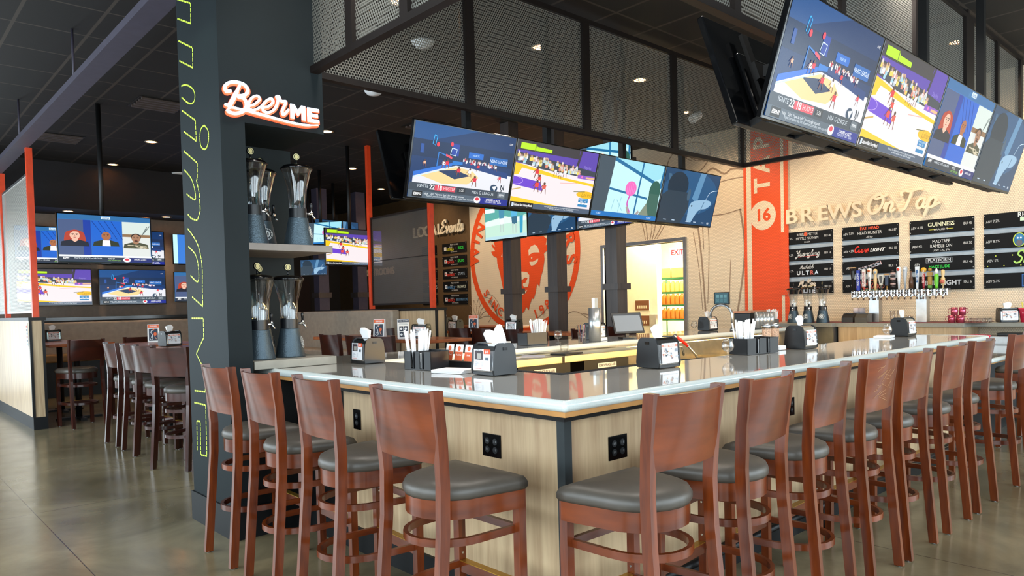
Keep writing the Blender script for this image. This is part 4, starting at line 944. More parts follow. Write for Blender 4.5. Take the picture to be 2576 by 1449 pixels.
table('tall orange wood table in the middle behind the bar', 4.85, 5.55, 6.8, 9.5)
table('tall orange wood table in front of the dark columns', 6.90, 7.34, 6.4, 9.3)
table('tall orange wood table below the local events boards', 8.62, 9.2, 9.6, 11.6)
# ================================================================== half walls, banquettes, louvred screens
def half_wall(label, x0, x1, y0, y1, face):
    t = thing('half_wall', label, 'half wall')
    bm = NB(); box(bm, x0, x1, y0, y1, .16, 1.40); obj('panel', bm, face, t)
    bm = NB(); box(bm, x0-.01, x1+.02, y0-.02, y1, 1.40, 1.44); obj('cap', bm, BLACKM, t)
    bm = NB(); box(bm, x0, x1, y0-.01, y1, 0, .16); obj('kickboard', bm, COLBASE, t)
    bm = NB()
    for x in (x0-.004, x1-.026): box(bm, x, x+.03, y0-.012, y0+.02, .16, 1.40)
    obj('corner_trim', bm, BLACKM, t); return t
half_wall('oak half wall end at the far left carrying an orange framed screen', 1.69, 1.85, 10.96, 15.0, PANEL)
half_wall('oak half wall in the middle distance carrying the louvred screen', 6.50, 6.68, 8.80, 12.6, PANEL)
def screen(label, x, ys, z1, ztop, m, light=False):
    t = thing('metal_screen', label, 'screen')
    for y in ys: bm = NB(); box(bm, x-.035, x+.035, y-.035, y+.035, 1.44, ztop); obj('post', bm, ORANGE, t)
    for a, b in zip(ys, ys[1:]):
        bm = NB(); box(bm, x-.004, x+.004, a+.06, b-.06, 1.53, z1); obj('perforated_panel', bm, m, t)
        bm = NB(); fm = []
        box(bm, x-.015, x+.015, a+.04, a+.07, 1.5, z1+.03); box(bm, x-.015, x+.015, b-.07, b-.04, 1.5, z1+.03); box(bm, x-.015, x+.015, a+.07, b-.07, 1.5, 1.53); box(bm, x-.015, x+.015, a+.07, b-.07, z1, z1+.03)
        obj('frame', bm, STEEL if light else FRAME, t)
        if not light: bm = NB(); box(bm, x-.012, x+.012, a+.07, b-.07, 2.24, 2.25); obj('mid_bar', bm, FRAME, t)
screen('bright perforated screen between orange posts at the left edge', 1.77, [11.0, 13.2, 14.9], 3.27, 3.60, SLATY, True)
screen('grey perforated screen between two orange posts beside the local events wall', 6.58, [8.98, 10.72], 2.95, CZ, SLATG)
t = thing('banquette', 'long tan vinyl banquette back along the middle half wall', 'bench')
bm = NB(); box(bm, 6.33, 6.49, 9.75, 13.6, .45, 1.42, bev=.03); obj('backrest', bm, TANV, t)
bm = NB(); box(bm, 5.95, 6.33, 9.75, 13.6, .62, .76, bev=.03); obj('seat', bm, TANV, t)
bm = NB(); box(bm, 6.0, 6.49, 9.78, 13.57, 0, .62); obj('base', bm, DARKW, t)
t = thing('banquette', 'long tan vinyl banquette below the far television wall', 'bench')
bm = NB(); box(bm, 1.9, 5.7, 15.35, 15.52, .45, 1.33, bev=.03); obj('backrest', bm, TANV, t)
bm = NB(); box(bm, 1.9, 5.7, 14.95, 15.35, .62, .76, bev=.03); obj('seat', bm, plain('amber_vinyl', '#93703f', .5), t)
bm = NB(); box(bm, 1.9, 5.7, 15.0, 15.5, 0, .62); obj('base', bm, BLACKM, t)
# columns under the television block
for i, (y, nmz) in enumerate(((8.08, 'left'), (7.13, 'middle'), (6.05, 'right'))):
    t = thing('banded_column', 'dark square wooden column with a raised band, %s of the three' % nmz, 'column', group='dark columns before the mural')
    bm = NB(); box(bm, 7.40, 7.60, y, y+.19, 0, CZ); obj('shaft', bm, COLW, t)
    bm = NB(); box(bm, 7.365, 7.635, y-.035, y+.225, 1.62, 1.70); obj('band', bm, COLW, t)
for i, (x, y) in enumerate(((7.9, 15.1), (8.9, 15.1))):
    t = thing('banded_column', 'dark banded column far away near the restrooms, %s of the pair' % ('left', 'right')[i], 'column', group='far dark columns')
    bm = NB(); box(bm, x, x+.25, y, y+.25, 0, CZ); obj('shaft', bm, plain('greyblue_column', '#4b4656', .5), t)
    bm = NB(); box(bm, x-.04, x+.29, y-.04, y+.29, 1.72, 1.84); obj('band', bm, COLW, t)
# far wall sign
q = Pic(1, 1); q.text('RESTROOMS', 0, 0, .26, '#c7a27c')
# ================================================================== televisions
TWD, THT = 1.105, .625
def crowd(q, x0, x1, y0, y1, n, cols, s=.018, sy=1.9, skew=0):
    rr = random.Random(3); q.n += 1
    for i in range(n):
        u = rr.random(); x = x0+(x1-x0)*u; y = y0+(y1-y0)*rr.random()+skew*u
        c = rr.choice(cols); q.rect(x-s/2, y-s*sy, x+s/2, y+s*.3, c, same=True); q.ell(x, y+s*.9, s*.4, s*.75, rr.choice(['#caa58c', '#6b4a3a', '#e2d6cf']), n=7, same=True)
def player(q, x, y, s, c):
    q.n += 1
    q.ell(x, y+s*1.05, s*.12, s*.2, '#5a3a2c', n=8, same=True); q.poly([(x-s*.2, y+s*.9), (x+s*.2, y+s*.9), (x+s*.16, y+s*.35), (x-s*.18, y+s*.35)], c, same=True)
    for a in (-.14, .14): q.poly([(x+s*a-.04*s, y+s*.35), (x+s*a+.05*s, y+s*.35), (x+s*a*1.6+.03*s, y-s*.3), (x+s*a*1.6-.03*s, y-s*.3)], '#7a4a3a', same=True)
    q.poly([(x-s*.2, y+s*.85), (x-s*.12, y+s*.85), (x-s*.34, y+s*.35), (x-s*.4, y+s*.4)], '#7a4a3a', same=True)
def gleague(q):
    q.rect(-.5, -.5, .5, .5, '#0b3263'); q.poly([(-.5, .5), (-.5, .2), (.1, .5)], '#124a86'); q.rect(-.5, .05, .5, .28, '#0c2a50')
    q.poly([(-.47, -.20), (-.08, -.01), (.5, -.06), (.5, -.38), (.1, -.38), (-.47, -.30)], '#dfe0e6')
    q.poly([(-.40, -.20), (-.08, -.03), (.08, -.05), (.16, -.14), (.05, -.25), (-.2, -.28)], '#f0cf90'); q.poly([(-.25, -.11), (-.08, -.07), (.07, -.13), (-.08, -.20)], '#20375c')
    q.poly([(-.47, -.22), (-.47, -.16), (-.12, .02), (-.12, -.02)], '#2a6fd0'); q.line([(-.47, -.235), (-.1, -.03)], .005, '#bfe6ff')
    q.poly([(-.12, .05), (-.02, .05), (-.02, .01), (-.12, -.01)], '#1b74c8'); q.poly([(-.02, .06), (.46, -.02), (.46, -.10), (-.02, .0)], '#123a78')
    crowd(q, -.02, .34, .06, .1, 46, ['#c8324a', '#e8e8f0', '#2a3c66', '#c8324a', '#d9d9e8'], .014, skew=-.03)
    q.rect(.03, .12, .18, .20, '#1767c4'); q.text('NBA 2K', .105, .16, .022, '#bfe0ff'); q.rect(.25, .07, .44, .18, '#1b62ae'); q.text('NBAG LEAGUE', .345, .125, .036, '#e3f0ff', sx=.85)
    q.rect(-.14, .12, -.07, .28, '#1d3f9c'); q.rect(-.43, .10, -.40, .22, '#24509c')
    q.line([(-.315, .36), (-.29, .34), (-.30, .22), (-.325, .24), (-.315, .36)], .006, '#37b4ff'); q.line([(-.265, -.05), (-.26, .14), (-.19, .11), (-.13, .08)], .012, '#2c78c8'); q.line([(-.14, .22), (-.09, .21), (-.10, .12), (-.15, .13), (-.14, .22)], .006, '#d6f0ff')
    q.ell(-.275, .24, .014, .03, '#e83a4a'); q.ell(-.145, .27, .014, .03, '#e83a4a'); q.poly([(-.19, .13), (-.13, .10), (-.13, .07), (-.19, .10)], '#ff4a5a')
    for x, y, s, c in ((-.05, -.13, .09, '#d8263f'), (.14, -.03, .07, '#d8263f'), (.12, -.24, .10, '#d8263f'), (-.20, -.05, .08, '#e9e9ee'), (-.17, -.04, .08, '#d8263f'), (.06, -.12, .08, '#eaeaf0'), (.38, -.15, .07, '#e0455a'), (.32, .0, .06, '#dfe6ee'), (-.38, -.06, .06, '#e2b08e')): player(q, x, y, s, c)
    q.ell(.33, -.26, .04, .055, '#22405e'); q.poly([(.31, -.24), (.36, -.22), (.34, -.30)], '#e8eef2'); q.text('N', .42, -.24, .06, '#1c2c3c', bold=.03); q.text('L', .42, -.31, .06, '#1c2c3c', bold=.03)
    q.rect(-.5, -.405, .5, -.30, '#3b4652'); q.rect(-.26, -.38, -.06, -.31, '#d8485a'); q.text('22', -.285, -.345, .055, '#ffffff', bold=.02); q.text('18', -.215, -.345, .055, '#ffffff', bold=.02); q.text('IGNITE', -.37, -.34, .035, '#d8e2ea'); q.text('HUSTLE', -.12, -.345, .035, '#f6d8dc')
    q.rect(-.04, -.38, .04, -.31, '#2c343c'); q.text('2:25', 0, -.345, .03, '#e6e6e6'); q.text('NBA G LEAGUE', .22, -.35, .036, '#cfd8de'); q.rect(.38, -.39, .46, -.31, '#66727c'); q.text('ESPN', .42, -.35, .024, '#e6eaee', shear=.2, bold=.02)
    q.rect(-.5, -.5, .5, -.405, '#51606e'); q.rect(-.46, -.49, -.37, -.41, '#14181c'); q.text('ESPN2', -.415, -.45, .028, '#ffffff', bold=.03, shear=.2); q.text('NBA', -.335, -.44, .022, '#e8eef2')
    q.text('Ujiri: "Have to fight" for wrongly accused', -.13, -.435, .024, '#e6ecf2', sx=.9); q.text('Raptors president was not allowed on court after team won title', -.10, -.465, .022, '#d0dae2', sx=.85)
    q.rect(.20, -.5, .5, -.41, '#16288c'); q.ell(.17, -.45, .035, .05, '#e6e6ea'); q.ell(.17, -.44, .02, .025, '#d8384a'); q.text('LAKERS at JAZZ', .34, -.44, .024, '#ffffff', bold=.01); q.text('TONIGHT 10ET  ESPN', .34, -.47, .020, '#dfe4f4')
    q.text('LIVE', .45, .40, .022, '#ffffff')
def lakers(q):
    q.rect(-.5, -.5, .5, .5, '#e9dfe2'); q.rect(-.5, .16, .5, .5, '#5a43a8'); q.rect(-.5, .36, .25, .5, '#39363c'); q.poly([(.22, .16), (.26, .5), (.29, .5), (.25, .16)], '#3a3440'); q.text('Staples', .38, .25, .04, '#8f80d0', shear=.3)
    q.poly([(-.5, .19), (-.2, .12), (.5, .08), (.5, .20), (-.5, .33)], '#39404c')
    crowd(q, -.48, .30, .20, .30, 75, ['#e6e2e6', '#9fd0e0', '#e08a74', '#cfe6ee', '#e8d060', '#b8c4d0'], .030, 1.2, skew=-.09)
    q.poly([(-.5, .17), (.1, .04), (.5, .0), (.5, -.04), (.1, -.0), (-.3, .06), (-.5, -.02)], '#f2c41c'); q.poly([(-.42, .10), (-.2, .07), (-.45, .0)], '#e9dfe2')
    q.rect(.27, .06, .5, .12, '#8a5ac0'); q.ell(.33, .09, .012, .02, '#f070c0'); q.rect(.38, .07, .5, .10, '#e0b488')
    q.poly([(-.5, -.03), (-.18, -.08), (-.14, -.21), (-.5, -.16)], '#6a3fc8'); q.line([(-.5+.11*cos(R(a)), -.095+.06*sin(R(a))) for a in range(-90, 91, 15)], .004, '#c8a8f0')
    q.poly([(-.5, -.34), (.1, -.42), (.4, -.43), (-.5, -.43)], '#f2c41c'); q.ell(.42, -.19, .13, .06, '#e8b820'); q.line([(.25, -.16), (.4, -.14)], .006, '#6c6a3a'); q.text('Lakers', .43, -.19, .06, '#b88a1c', shear=.3); q.line([(.06, -.05), (.28, -.02)], .006, '#e8b0a8'); q.line([(-.5, -.24), (-.4, -.2)], .010, '#c8a85a')
    q.poly([(-.47, .47), (-.3, .47), (-.28, .44), (-.1, .43), (-.1, .38), (-.47, .38)], '#b6e81c'); q.rect(-.305, .37, -.295, .48, '#6a8a1c')
    for x, y, s, c in ((-.24, .0, .12, '#d8323c'), (-.20, -.09, .10, '#e0463e'), (-.22, -.20, .12, '#e0463e'), (-.13, -.22, .12, '#d85a4a'), (-.02, .07, .08, '#e8eef0'), (.1, .07, .09, '#e0e8ea'), (.04, .04, .08, '#dfe3e6')): player(q, x, y, s, c)
    q.rect(.33, -.39, .46, -.25, '#2c82b8'); q.rect(.33, -.35, .46, -.32, '#f2f4f6'); q.text('21   27', .395, -.335, .028, '#1c2830'); q.text('SECOND QUARTER', .395, -.27, .014, '#e6f0f6'); q.text('WAS    LAL', .395, -.30, .018, '#ffffff')
    q.rect(-.5, -.5, .5, -.42, '#4a5a70'); q.rect(-.5, -.5, -.23, -.415, '#0a0a0e'); q.text('Celebrate Black History Month', -.35, -.46, .030, '#f4f4f6', sx=.62, bold=.02); q.text("We've got the two showdowns from the All Star voting announcement a", .13, -.445, .018, '#dfe6ec', sx=.9); q.text('and what it will mean on the Tour & NBA schedule', .13, -.47, .018, '#dfe6ec', sx=.9); q.rect(-.48, -.49, -.46, -.43, '#c8d8f0')
def winpic(q):
    q.rect(-.5, -.5, .5, .5, '#bfe8ee'); q.poly([(-.5, .5), (-.28, .5), (-.32, -.5), (-.5, -.5)], '#41505c'); q.poly([(-.28, .5), (.5, .5), (.5, .3), (.35, .2)], '#9ad8e6')
    for a, b, t in (((-.28, .48), (.5, .12), .035), ((.15, .5), (.13, -.42), .025), ((-.3, -.02), (.3, -.12), .022), ((.5, .5), (.44, -.4), .03)): q.line([a, b], t, '#1c6a9a')
    for a in (((-.2, -.2), (-.22, -.38)), ((-.1, -.15), (-.12, -.4)), ((-.16, -.2), (-.06, -.38))): q.line(a, .006, '#7fb8c8')
    q.ell(.02, .02, .085, .13, '#e868b8'); 
    for i in range(5): q.line([(-.04+.03*i, .12), (-.03+.025*i, -.08)], .004, '#ff9ad8')
    q.line(spline([(.02, -.1), (0, -.25), (.06, -.4)], 4), .02, '#c850b0'); q.line(spline([(.0, -.3), (.05, -.42), (.14, -.44), (.2, -.36)], 5), .03, '#a89a98')
    q.ell(.40, .02, .09, .20, '#2c5c50'); q.poly([(.32, -.02), (.48, -.02), (.5, -.42), (.28, -.42)], '#3c6458'); q.poly([(.2, -.42), (.3, -.2), (.36, -.42)], '#7d8a78')
    q.rect(-.5, -.5, .5, -.42, '#1c70b8'); q.text('YCAR', -.4, -.46, .03, '#dff0ff'); q.text('ALL DAY', .38, -.46, .02, '#e6f0f8')
def dimpic(q):
    q.rect(-.5, -.5, .5, .5, '#1b4266'); q.ell(0, .1, .5, .42, '#22527c'); q.poly([(.12, .5), (.22, .5), (.14, -.1), (.04, 0)], '#5a8ab0'); q.poly([(-.45, .4), (-.4, .4), (-.3, -.1), (-.36, -.05)], '#3c6280')
    q.ell(-.25, .2, .18, .26, '#1a2c3c'); q.poly([(-.4, .1), (-.02, .1), (.0, -.2), (-.1, -.5), (-.5, -.5), (-.5, 0)], '#2a3a48'); q.ell(-.03, .06, .03, .12, '#3f5a70')
    q.poly(spline([(.02, -.46), (.02, -.12), (.16, -.02), (.36, .0), (.42, -.06), (.34, -.16), (.2, -.22), (.1, -.46)], 4), '#8fb4d0'); q.line(spline([(.3, .0), (.36, .16), (.5, .22)], 4), .006, '#c8e0f0'); q.line(spline([(.28, -.04), (.24, -.2), (.22, -.28)], 4), .012, '#4c7290'); q.ell(.06, -.14, .012, .018, '#16242f')
    for x in (-.4, -.25, 0, .15, .3): q.rect(x, -.455, x+.05, -.44, '#b8cce0')
    q.text('FS1', .43, -.45, .03, '#dfe8f0', bold=.03)
def bust(q, x, y, s, skin, shirt, hair=None, long=False, beard=False, camo=False, bald=False):
    if long: q.poly(spline([(x, y+s*1.35), (x-s*.75, y+s*.9), (x-s*.95, y-s*.2), (x-s*.9, y-s*.8), (x-s*.2, y-s*.6), (x+s*.2, y-s*.6), (x+s*.95, y-s*.8), (x+s*.95, y-s*.1), (x+s*.75, y+s*.9), (x, y+s*1.35)], 4), hair)
    q.poly([(x-s*1.3, y-s*1.7), (x-s*1.2, y-s*.9), (x-s*.4, y-s*.5), (x+s*.4, y-s*.5), (x+s*1.2, y-s*.9), (x+s*1.3, y-s*1.7)], shirt)
    q.poly([(x-s*.22, y+.0), (x+s*.22, y+.0), (x+s*.3, y-s*.6), (x, y-s*.95), (x-s*.3, y-s*.6)], skin)
    if bald: q.poly([(x-s*.35, y-s*.55), (x+s*.35, y-s*.55), (x+s*.42, y-s*1.7), (x-s*.4, y-s*1.7)], '#f2f4f4')
    if camo:
        rr = random.Random(2)
        for i in range(26): q.ell(x+s*rr.uniform(-1.1, 1.1), y-s*rr.uniform(1.0, 1.65), s*.2, s*.10, rr.choice(['#8c7a58', '#3f4434', '#cfc4a8', '#5a5a40']), n=7)
    if hair and not long: q.ell(x, y+s*.55, s*.52, s*.75, hair)
    q.ell(x, y+s*.3, s*.46, s*.80, skin)
    if long: q.poly(spline([(x-s*.5, y+s*.5), (x-s*.3, y+s*1.2), (x, y+s*1.3), (x+s*.35, y+s*1.2), (x+s*.5, y+s*.5), (x+s*.3, y+s*.95), (x-s*.15, y+s*1.0)], 3), hair)
    for a in (-.18, .18): q.ell(x+s*a, y+s*.42, s*.07, s*.06, '#2a1c18', n=8); q.line([(x+s*(a-.1), y+s*.58), (x+s*(a+.1), y+s*.58)], s*.05, '#3a241c')
    q.line([(x, y+s*.38), (x+s*.04, y+s*.12), (x-s*.03, y+s*.12)], s*.03, '#7a4a38'); q.ell(x, y-s*.08, s*.14, s*.06, '#b0554a', n=10)
    if beard: q.ell(x, y-.2*s, s*.2, s*.1, '#2a1c18', n=10); q.line([(x-s*.15, y+s*.02), (x+s*.15, y+s*.02)], s*.05, '#2a1c18')
def talk(q):
    q.rect(-.5, -.5, .5, .5, '#2f6fb0'); q.rect(-.5, .40, .5, .5, '#2e6aa0'); q.rect(-.495, -.36, -.16, .39, '#4a5a80'); q.rect(-.24, -.36, -.16, .39, '#1c3c9c'); q.rect(-.155, -.36, .175, .39, '#1e62c8'); q.rect(.18, -.36, .495, .39, '#d8dcd8')
    for i in range(4): q.line([(-.15+.07*i, .38), (-.0+.06*i, .0)], .008, '#123c8c')
    q.rect(.18, .12, .495, .39, '#cfdcd6'); q.rect(.18, .06, .495, .12, '#8c6c4c'); q.line(spline([(.4, .1), (.46, .3), (.42, .15), (.49, .32)], 4), .01, '#6a7674')
    bust(q, -.33, .02, .115, '#e8b8a0', '#1f2230', '#b0402c', long=True); bust(q, 0, .03, .11, '#a86a44', '#2e3420', bald=True); bust(q, .33, 0, .11, '#a47a5e', '#4a4c38', '#2c2422', camo=True, beard=True)
    q.rect(-.5, -.40, .5, -.36, '#e6eaec'); q.rect(-.5, -.5, .5, -.40, '#2a3444'); q.text('ESPN', -.43, -.43, .03, '#ffffff', bold=.03, shear=.2); q.text('MIAMI-NC STATE vs VIRGINIA', -.2, -.43, .024, '#dfe6ec'); q.text('8:42 ET', .05, -.43, .024, '#ffffff'); q.text('ACC NETWORK', .08, -.47, .022, '#9ad85a')
    q.rect(.22, -.5, .5, -.40, '#18246c'); q.ell(.22, -.45, .045, .05, '#e6e6ea'); q.ell(.22, -.44, .025, .025, '#d8384a'); q.text('LAKERS at JAZZ', .37, -.44, .022, '#ffffff'); q.rect(-.05, .42, .05, .48, '#cfe4f4'); q.text('Jump', 0, .45, .04, '#2c5c94', shear=.2)
def golf(q):
    q.rect(-.5, -.5, .5, .5, '#bfe2d0'); q.poly([(-.5, .5), (.5, .5), (.5, .12), (.2, .05), (0, .15), (-.5, .05)], '#5ca8a0'); q.poly([(-.5, .05), (0, .12), (.5, .05), (.5, -.05), (-.5, -.1)], '#dff0e8')
    for x, y, s, c in ((-.08, .08, .34, '#4a8ca8'), (.22, .08, .40, '#5cb0d8')):
        q.ell(x, y+s*1.02, s*.12, s*.18, '#b08c78'); q.poly([(x-s*.22, y+s*.9), (x+s*.2, y+s*.9), (x+s*.16, y+s*.05), (x-s*.18, y+s*.05)], c); q.poly([(x-s*.18, y+s*.05), (x+s*.16, y+s*.05), (x+s*.14, y-s*.5), (x-s*.14, y-s*.5)], '#3c6a84' if x > 0 else '#e8f4f8')
        for a in (-.1, .08): q.poly([(x+s*(a-.05), y-s*.45), (x+s*(a+.05), y-s*.45), (x+s*(a+.03), y-s*1.15), (x+s*(a-.03), y-s*1.15)], '#b8ccc4')
    q.poly([(.34, .1), (.42, .1), (.40, -.4), (.34, -.4)], '#3a9cc0'); q.rect(-.5, .30, -.25, .42, '#e6f6f6'); q.rect(-.5, -.5, .5, -.41, '#b4d8e0')
def pinkpic(q):
    q.rect(-.5, -.5, .5, .5, '#2a8ad8'); q.rect(-.5, -.5, -.42, .5, '#bff0f8'); q.poly([(-.1, -.5), (.5, -.5), (.5, .1), (.2, .0)], '#8a3c98'); q.poly([(.2, .35), (.5, .5), (.5, .3), (.35, .22), (.5, .05), (.5, -.1), (.1, .25)], '#e83a5c'); q.poly([(-.42, -.5), (-.1, -.5), (.1, .5), (-.42, .5)], '#3a7ad0')
    q.text('Dr.', .02, -.3, .09, '#e9dcd8'); q.text('Phil', .04, -.38, .10, '#e9dcd8')
PR = {}
for k, f in dict(gleague=gleague, lakers=lakers, winpic=winpic, dimpic=dimpic, talk=talk, golf=golf, pink=pinkpic).items():
    q = Pic(TWD-.03, THT-.03, .00012); f(q); PR[k] = q.mesh(PAINTE, clip=True)
def tvbody():
    bm = NB(); box(bm, -TWD/2, TWD/2, -THT/2, THT/2, -.035, 0, bev=.006); box(bm, -TWD*.32, TWD*.32, -THT*.42, THT*.2, -.065, -.035, bev=.01)
    return mesh(bm, SCRB)
def tvback():
    bm = NB()
    for x in (-.25, .25): box(bm, x-.03, x+.03, -.24, .24, -.085, -.065)
    box(bm, -.3, .3, -.05, .05, -.11, -.085); box(bm, -.42, -.06, -THT/2-.004, -THT/2+.03, -.10, -.03); box(bm, .06, .42, -THT/2-.004, -THT/2+.03, -.10, -.03)
    return mesh(bm, BLACKM)
TVB, TVK = tvbody(), tvback()
PN = dict(gleague='showing the blue arena basketball game', lakers='showing the purple and yellow basketball court', winpic='showing a pink shape before a window', dimpic='showing a dim blue figure', talk='showing three people talking', golf='showing two golfers', pink='showing pink and blue with Dr. Phil')
def tv(prog, label, m, group, sc=1.0):
    t = thing('television', label, 'television', group=group, mat=m @ M4.Scale(sc, 4))
    t.matrix_basis = m
    S = M4.Scale(sc, 4)
    obj('housing', TVB, None, t, mat=S); obj('wall_bracket', TVK, None, t, mat=S)
    if prog: obj('screen', PR[prog], None, t, mat=S @ T(0, .004, .0008))
    q = None
    return t
def tilt(x0, yb, zb, yt, zt, i, w=TWD, flip=False):
    """i-th set of a row along X whose bottom edge runs at (yb, zb) and top at (yt, zt)"""
    upv = V((0, yt-yb, zt-zb)).normalized(); L = sqrt((yt-yb)**2+(zt-zb)**2)
    xa = V((1, 0, 0)) if not flip else V((-1, 0, 0))
    return frm((x0+w*(i+.5), (yb+yt)/2, (zb+zt)/2), xa, upv)
N4 = ['nearest', 'second', 'third', 'farthest']
for i, p_ in enumerate(('gleague', 'lakers', 'talk', 'dimpic')):
    m = tilt(3.375, 1.83, 2.345, 1.645, 2.945, i, 1.11)
    tv(p_, '%s television of the big upper right row, %s' % (N4[i].capitalize(), PN[p_]), m, 'televisions over the right side of the bar')
    if i < 3: tv('golf', '%s television seen from behind, back to back with the upper right row' % N4[i].capitalize(), tilt(3.34, 1.97, 2.33, 2.17, 2.93, i, 1.11, True), 'televisions facing away over the right side of the bar')
for i, p_ in enumerate(('gleague', 'lakers', 'winpic', 'dimpic')):
    m = tilt(3.325, 4.88, 2.325, 4.715, 2.93, i, 1.108)
    tv(p_, '%s television of the row hung in the centre, %s' % (N4[i].capitalize(), PN[p_]), m, 'televisions over the left side of the bar')
    tv('golf', '%s television seen from behind, back to back with the centre row' % N4[i].capitalize(), tilt(3.30, 5.05, 2.33, 5.25, 2.93, i, 1.108, True), 'televisions facing away over the left side of the bar')
def mount(label, x0, x1, y, xs):
    t = thing('television_mount', label, 'mount')
    for x in xs: bm = NB(); box(bm, x-.03, x+.03, y-.03, y+.03, 2.42, CZ); obj('pole', bm, BLACKM, t)
    bm = NB(); box(bm, x0, x1, y-.03, y+.03, 2.62, 2.68); box(bm, x0, x1, y-.03, y+.03, 2.36, 2.42); obj('beam', bm, BLACKM, t)
mount('black ceiling mount carrying the upper right televisions', 3.6, 7.6, 1.905, (4.2, 5.9, 7.3))
mount('black ceiling mount carrying the centre row of televisions', 3.6, 7.6, 4.965, (4.05, 5.05, 6.2, 7.3))
t = thing('television_mount', 'black bars across the dark columns carrying two rows of televisions', 'mount')
bm = NB()
for z in (2.69, 3.23): box(bm, 7.335, 7.395, 5.7, 8.4, z-.04, z+.04)
obj('beam', bm, BLACKM, t)
# two-row block on the dark columns
sc3 = .943/TWD
GR = [('golf', 'dimpic', 'gleague'), ('lakers', 'talk', 'winpic')]
for r in range(2):
    for c in range(3):
        m = frm((7.22, 8.47-.943*(c+.5), 2.69+.54*r), (0, -1, 0), (0, 0, 1))
        tv(GR[r][c], 'television on the dark columns, %s row, %s, %s' % (('lower', 'upper')[r], ('left', 'middle', 'right')[c], PN[GR[r][c]]), m, 'televisions on the dark columns', sc3)
# far television wall
sf = 1.235/TWD
FX = [(-.0, 'first'), (2.92, 'second'), (4.23+.0, 'third'), (5.62, 'fourth')]
for j, (xc, p1, p2) in enumerate(((2.88, 'talk', 'lakers'), (4.23, 'gleague', 'gleague'), (5.60-.04, 'pink', 'talk'))):
    for r, (zc, p_) in enumerate(((2.78, p1), (1.995, p2))):
        m = frm((xc, 15.85, zc), (1, 0, 0), (0, 0, 1))
        tv(p_, 'television on the far left wall, %s row, %s, %s' % (('upper', 'lower')[r], ('left', 'middle', 'right')[j], PN[p_]), m, 'televisions on the far left wall', (sf if j < 2 else sf*.9))
def hung(prog, label, x, y, z, sc=1, rz=0, ylen=None):
    tv(prog, label, frm((x, y, z), (cos(rz), sin(rz), 0), (0, 0, 1)), 'televisions hung on single poles', sc)
    bm = NB(); cyl(bm, .03, z, CZ, x, y+.14); tag(obj('ceiling_pole', bm, BLACKM), 'black pole of the %s' % label, 'pole', 'television poles')
hung('talk', 'large television hung at the left, showing three people talking', 2.50, 10.5, 2.43, 1.0)
hung('lakers', 'television hung right of the pillar, showing the purple and yellow court', 6.32, 10.8, 2.48, .99)
hung('dimpic', 'dim blue television behind the hanging one right of the pillar', 7.9, 14.2, 3.05, 1.05, R(8))
hung('dimpic', 'pale blue television low behind the right beer tower', 6.9, 13.4, 2.3, .5, R(-50))
hung('winpic', 'bright television half hidden by the upper right beer tower tap', 6.95, 13.0, 2.95, .7, R(-55))
# ================================================================== ceiling fittings
DLG = emis('lamp_glow_warm', '#ffd9a8', 6)
def downlight(x, y, z, label, i):
    t = thing('recessed_light', label, 'ceiling light', (x, y, z), group='recessed ceiling lights')
    bm = NB(); lathe(bm, [(.075, 0), (.095, -.004), (.10, -.012), (.075, -.012)], 20, caps=False); obj('trim_ring', bm, plain('trim_ring', '#b8a890', .5) if 'trim_ring' not in MATS else MATS['trim_ring'], t)
    bm = NB(); lathe(bm, [(0, -.008), (.074, -.008)], 20); obj('lamp', bm, DLG, t)
DLS = [((3.67, 12.45), 'above the far left television wall, right one'), ((3.67, 14.72), 'above the far left television wall, left one'), ((5.55, 10.2), 'just right of the pillar header'), ((7.37, 12.59), 'above the middle distance, right of the pillar'),
 ((9.16, 14.39), 'above the local events wall'), ((5.55, 5.53), 'seen through the middle of the perforated canopy'), ((7.33, 5.57), 'seen through the canopy right of its middle'), ((9.09, 6.13), 'in front of the drumstick drawing, seen through the canopy'), ((3.75, 5.5), 'at the top edge, above the canopy'), ((9.02, 2.58), 'above the beer boards')]
for (x, y), lb in DLS: downlight(x, y, CZ, 'recessed warm ceiling light '+lb, 0)
for x, y, lb in ((3.05, 15.35, 'left'), (4.75, 15.35, 'right')): downlight(x, y, 3.38, 'recessed warm light under the dark soffit, %s one' % lb, 0)
t = thing('round_diffuser', 'round white ceiling speaker at the left behind the pillar', 'speaker', (4.93, 15.0, CZ))
bm = NB(); lathe(bm, [(0, -.02), (.14, -.02), (.16, 0)], 24); obj('cover', bm, WHITE, t)
for (x, y), lb in (((5.0, 7.96), 'seen below the canopy rail'), ((4.5, 6.19), 'seen through the canopy left panel')):
    bm = NB(); lathe(bm, [(0, -.06), (.08, -.05), (.11, -.02), (.12, 0)], 20, x, y, CZ); tag(obj('dome_camera', bm, WHITE), 'white ceiling dome %s' % lb, 'camera')
for (x, y), lb in (((3.11, 10.2), 'right of the beam, nearer'), ((2.5, 13.0), 'right of the beam, farther'), ((6.6, 9.0), 'beyond the canopy')):
    t = thing('ceiling_vent', 'dark slotted ceiling air vent %s' % lb, 'vent', (x, y, CZ), group='ceiling air vents')
    bm = NB(); box(bm, -.3, .3, -.3, .3, -.006, 0); obj('frame', bm, BLACKM, t)
    bm = NB()
    for i in range(5): box(bm, -.27, .27, -.26+.11*i, -.22+.11*i, -.03, -.007)
    obj('louvres', bm, plain('vent_metal', '#4d4340', .5) if 'vent_metal' not in MATS else MATS['vent_metal'], t)
t = thing('track_spotlight', 'ceiling spotlight head aimed at the tiled wall, seen through the canopy', 'spotlight', (8.79, 5.74, CZ))
bm = NB(); cyl(bm, .015, -.14, 0); obj('stem', bm, BLACKM, t)
bm = NB(); cyl(bm, .06, -.09, .09, m=T(0, 0, -.2) @ M4.Rotation(R(60), 4, 'Y')); obj('head', bm, WHITE, t)
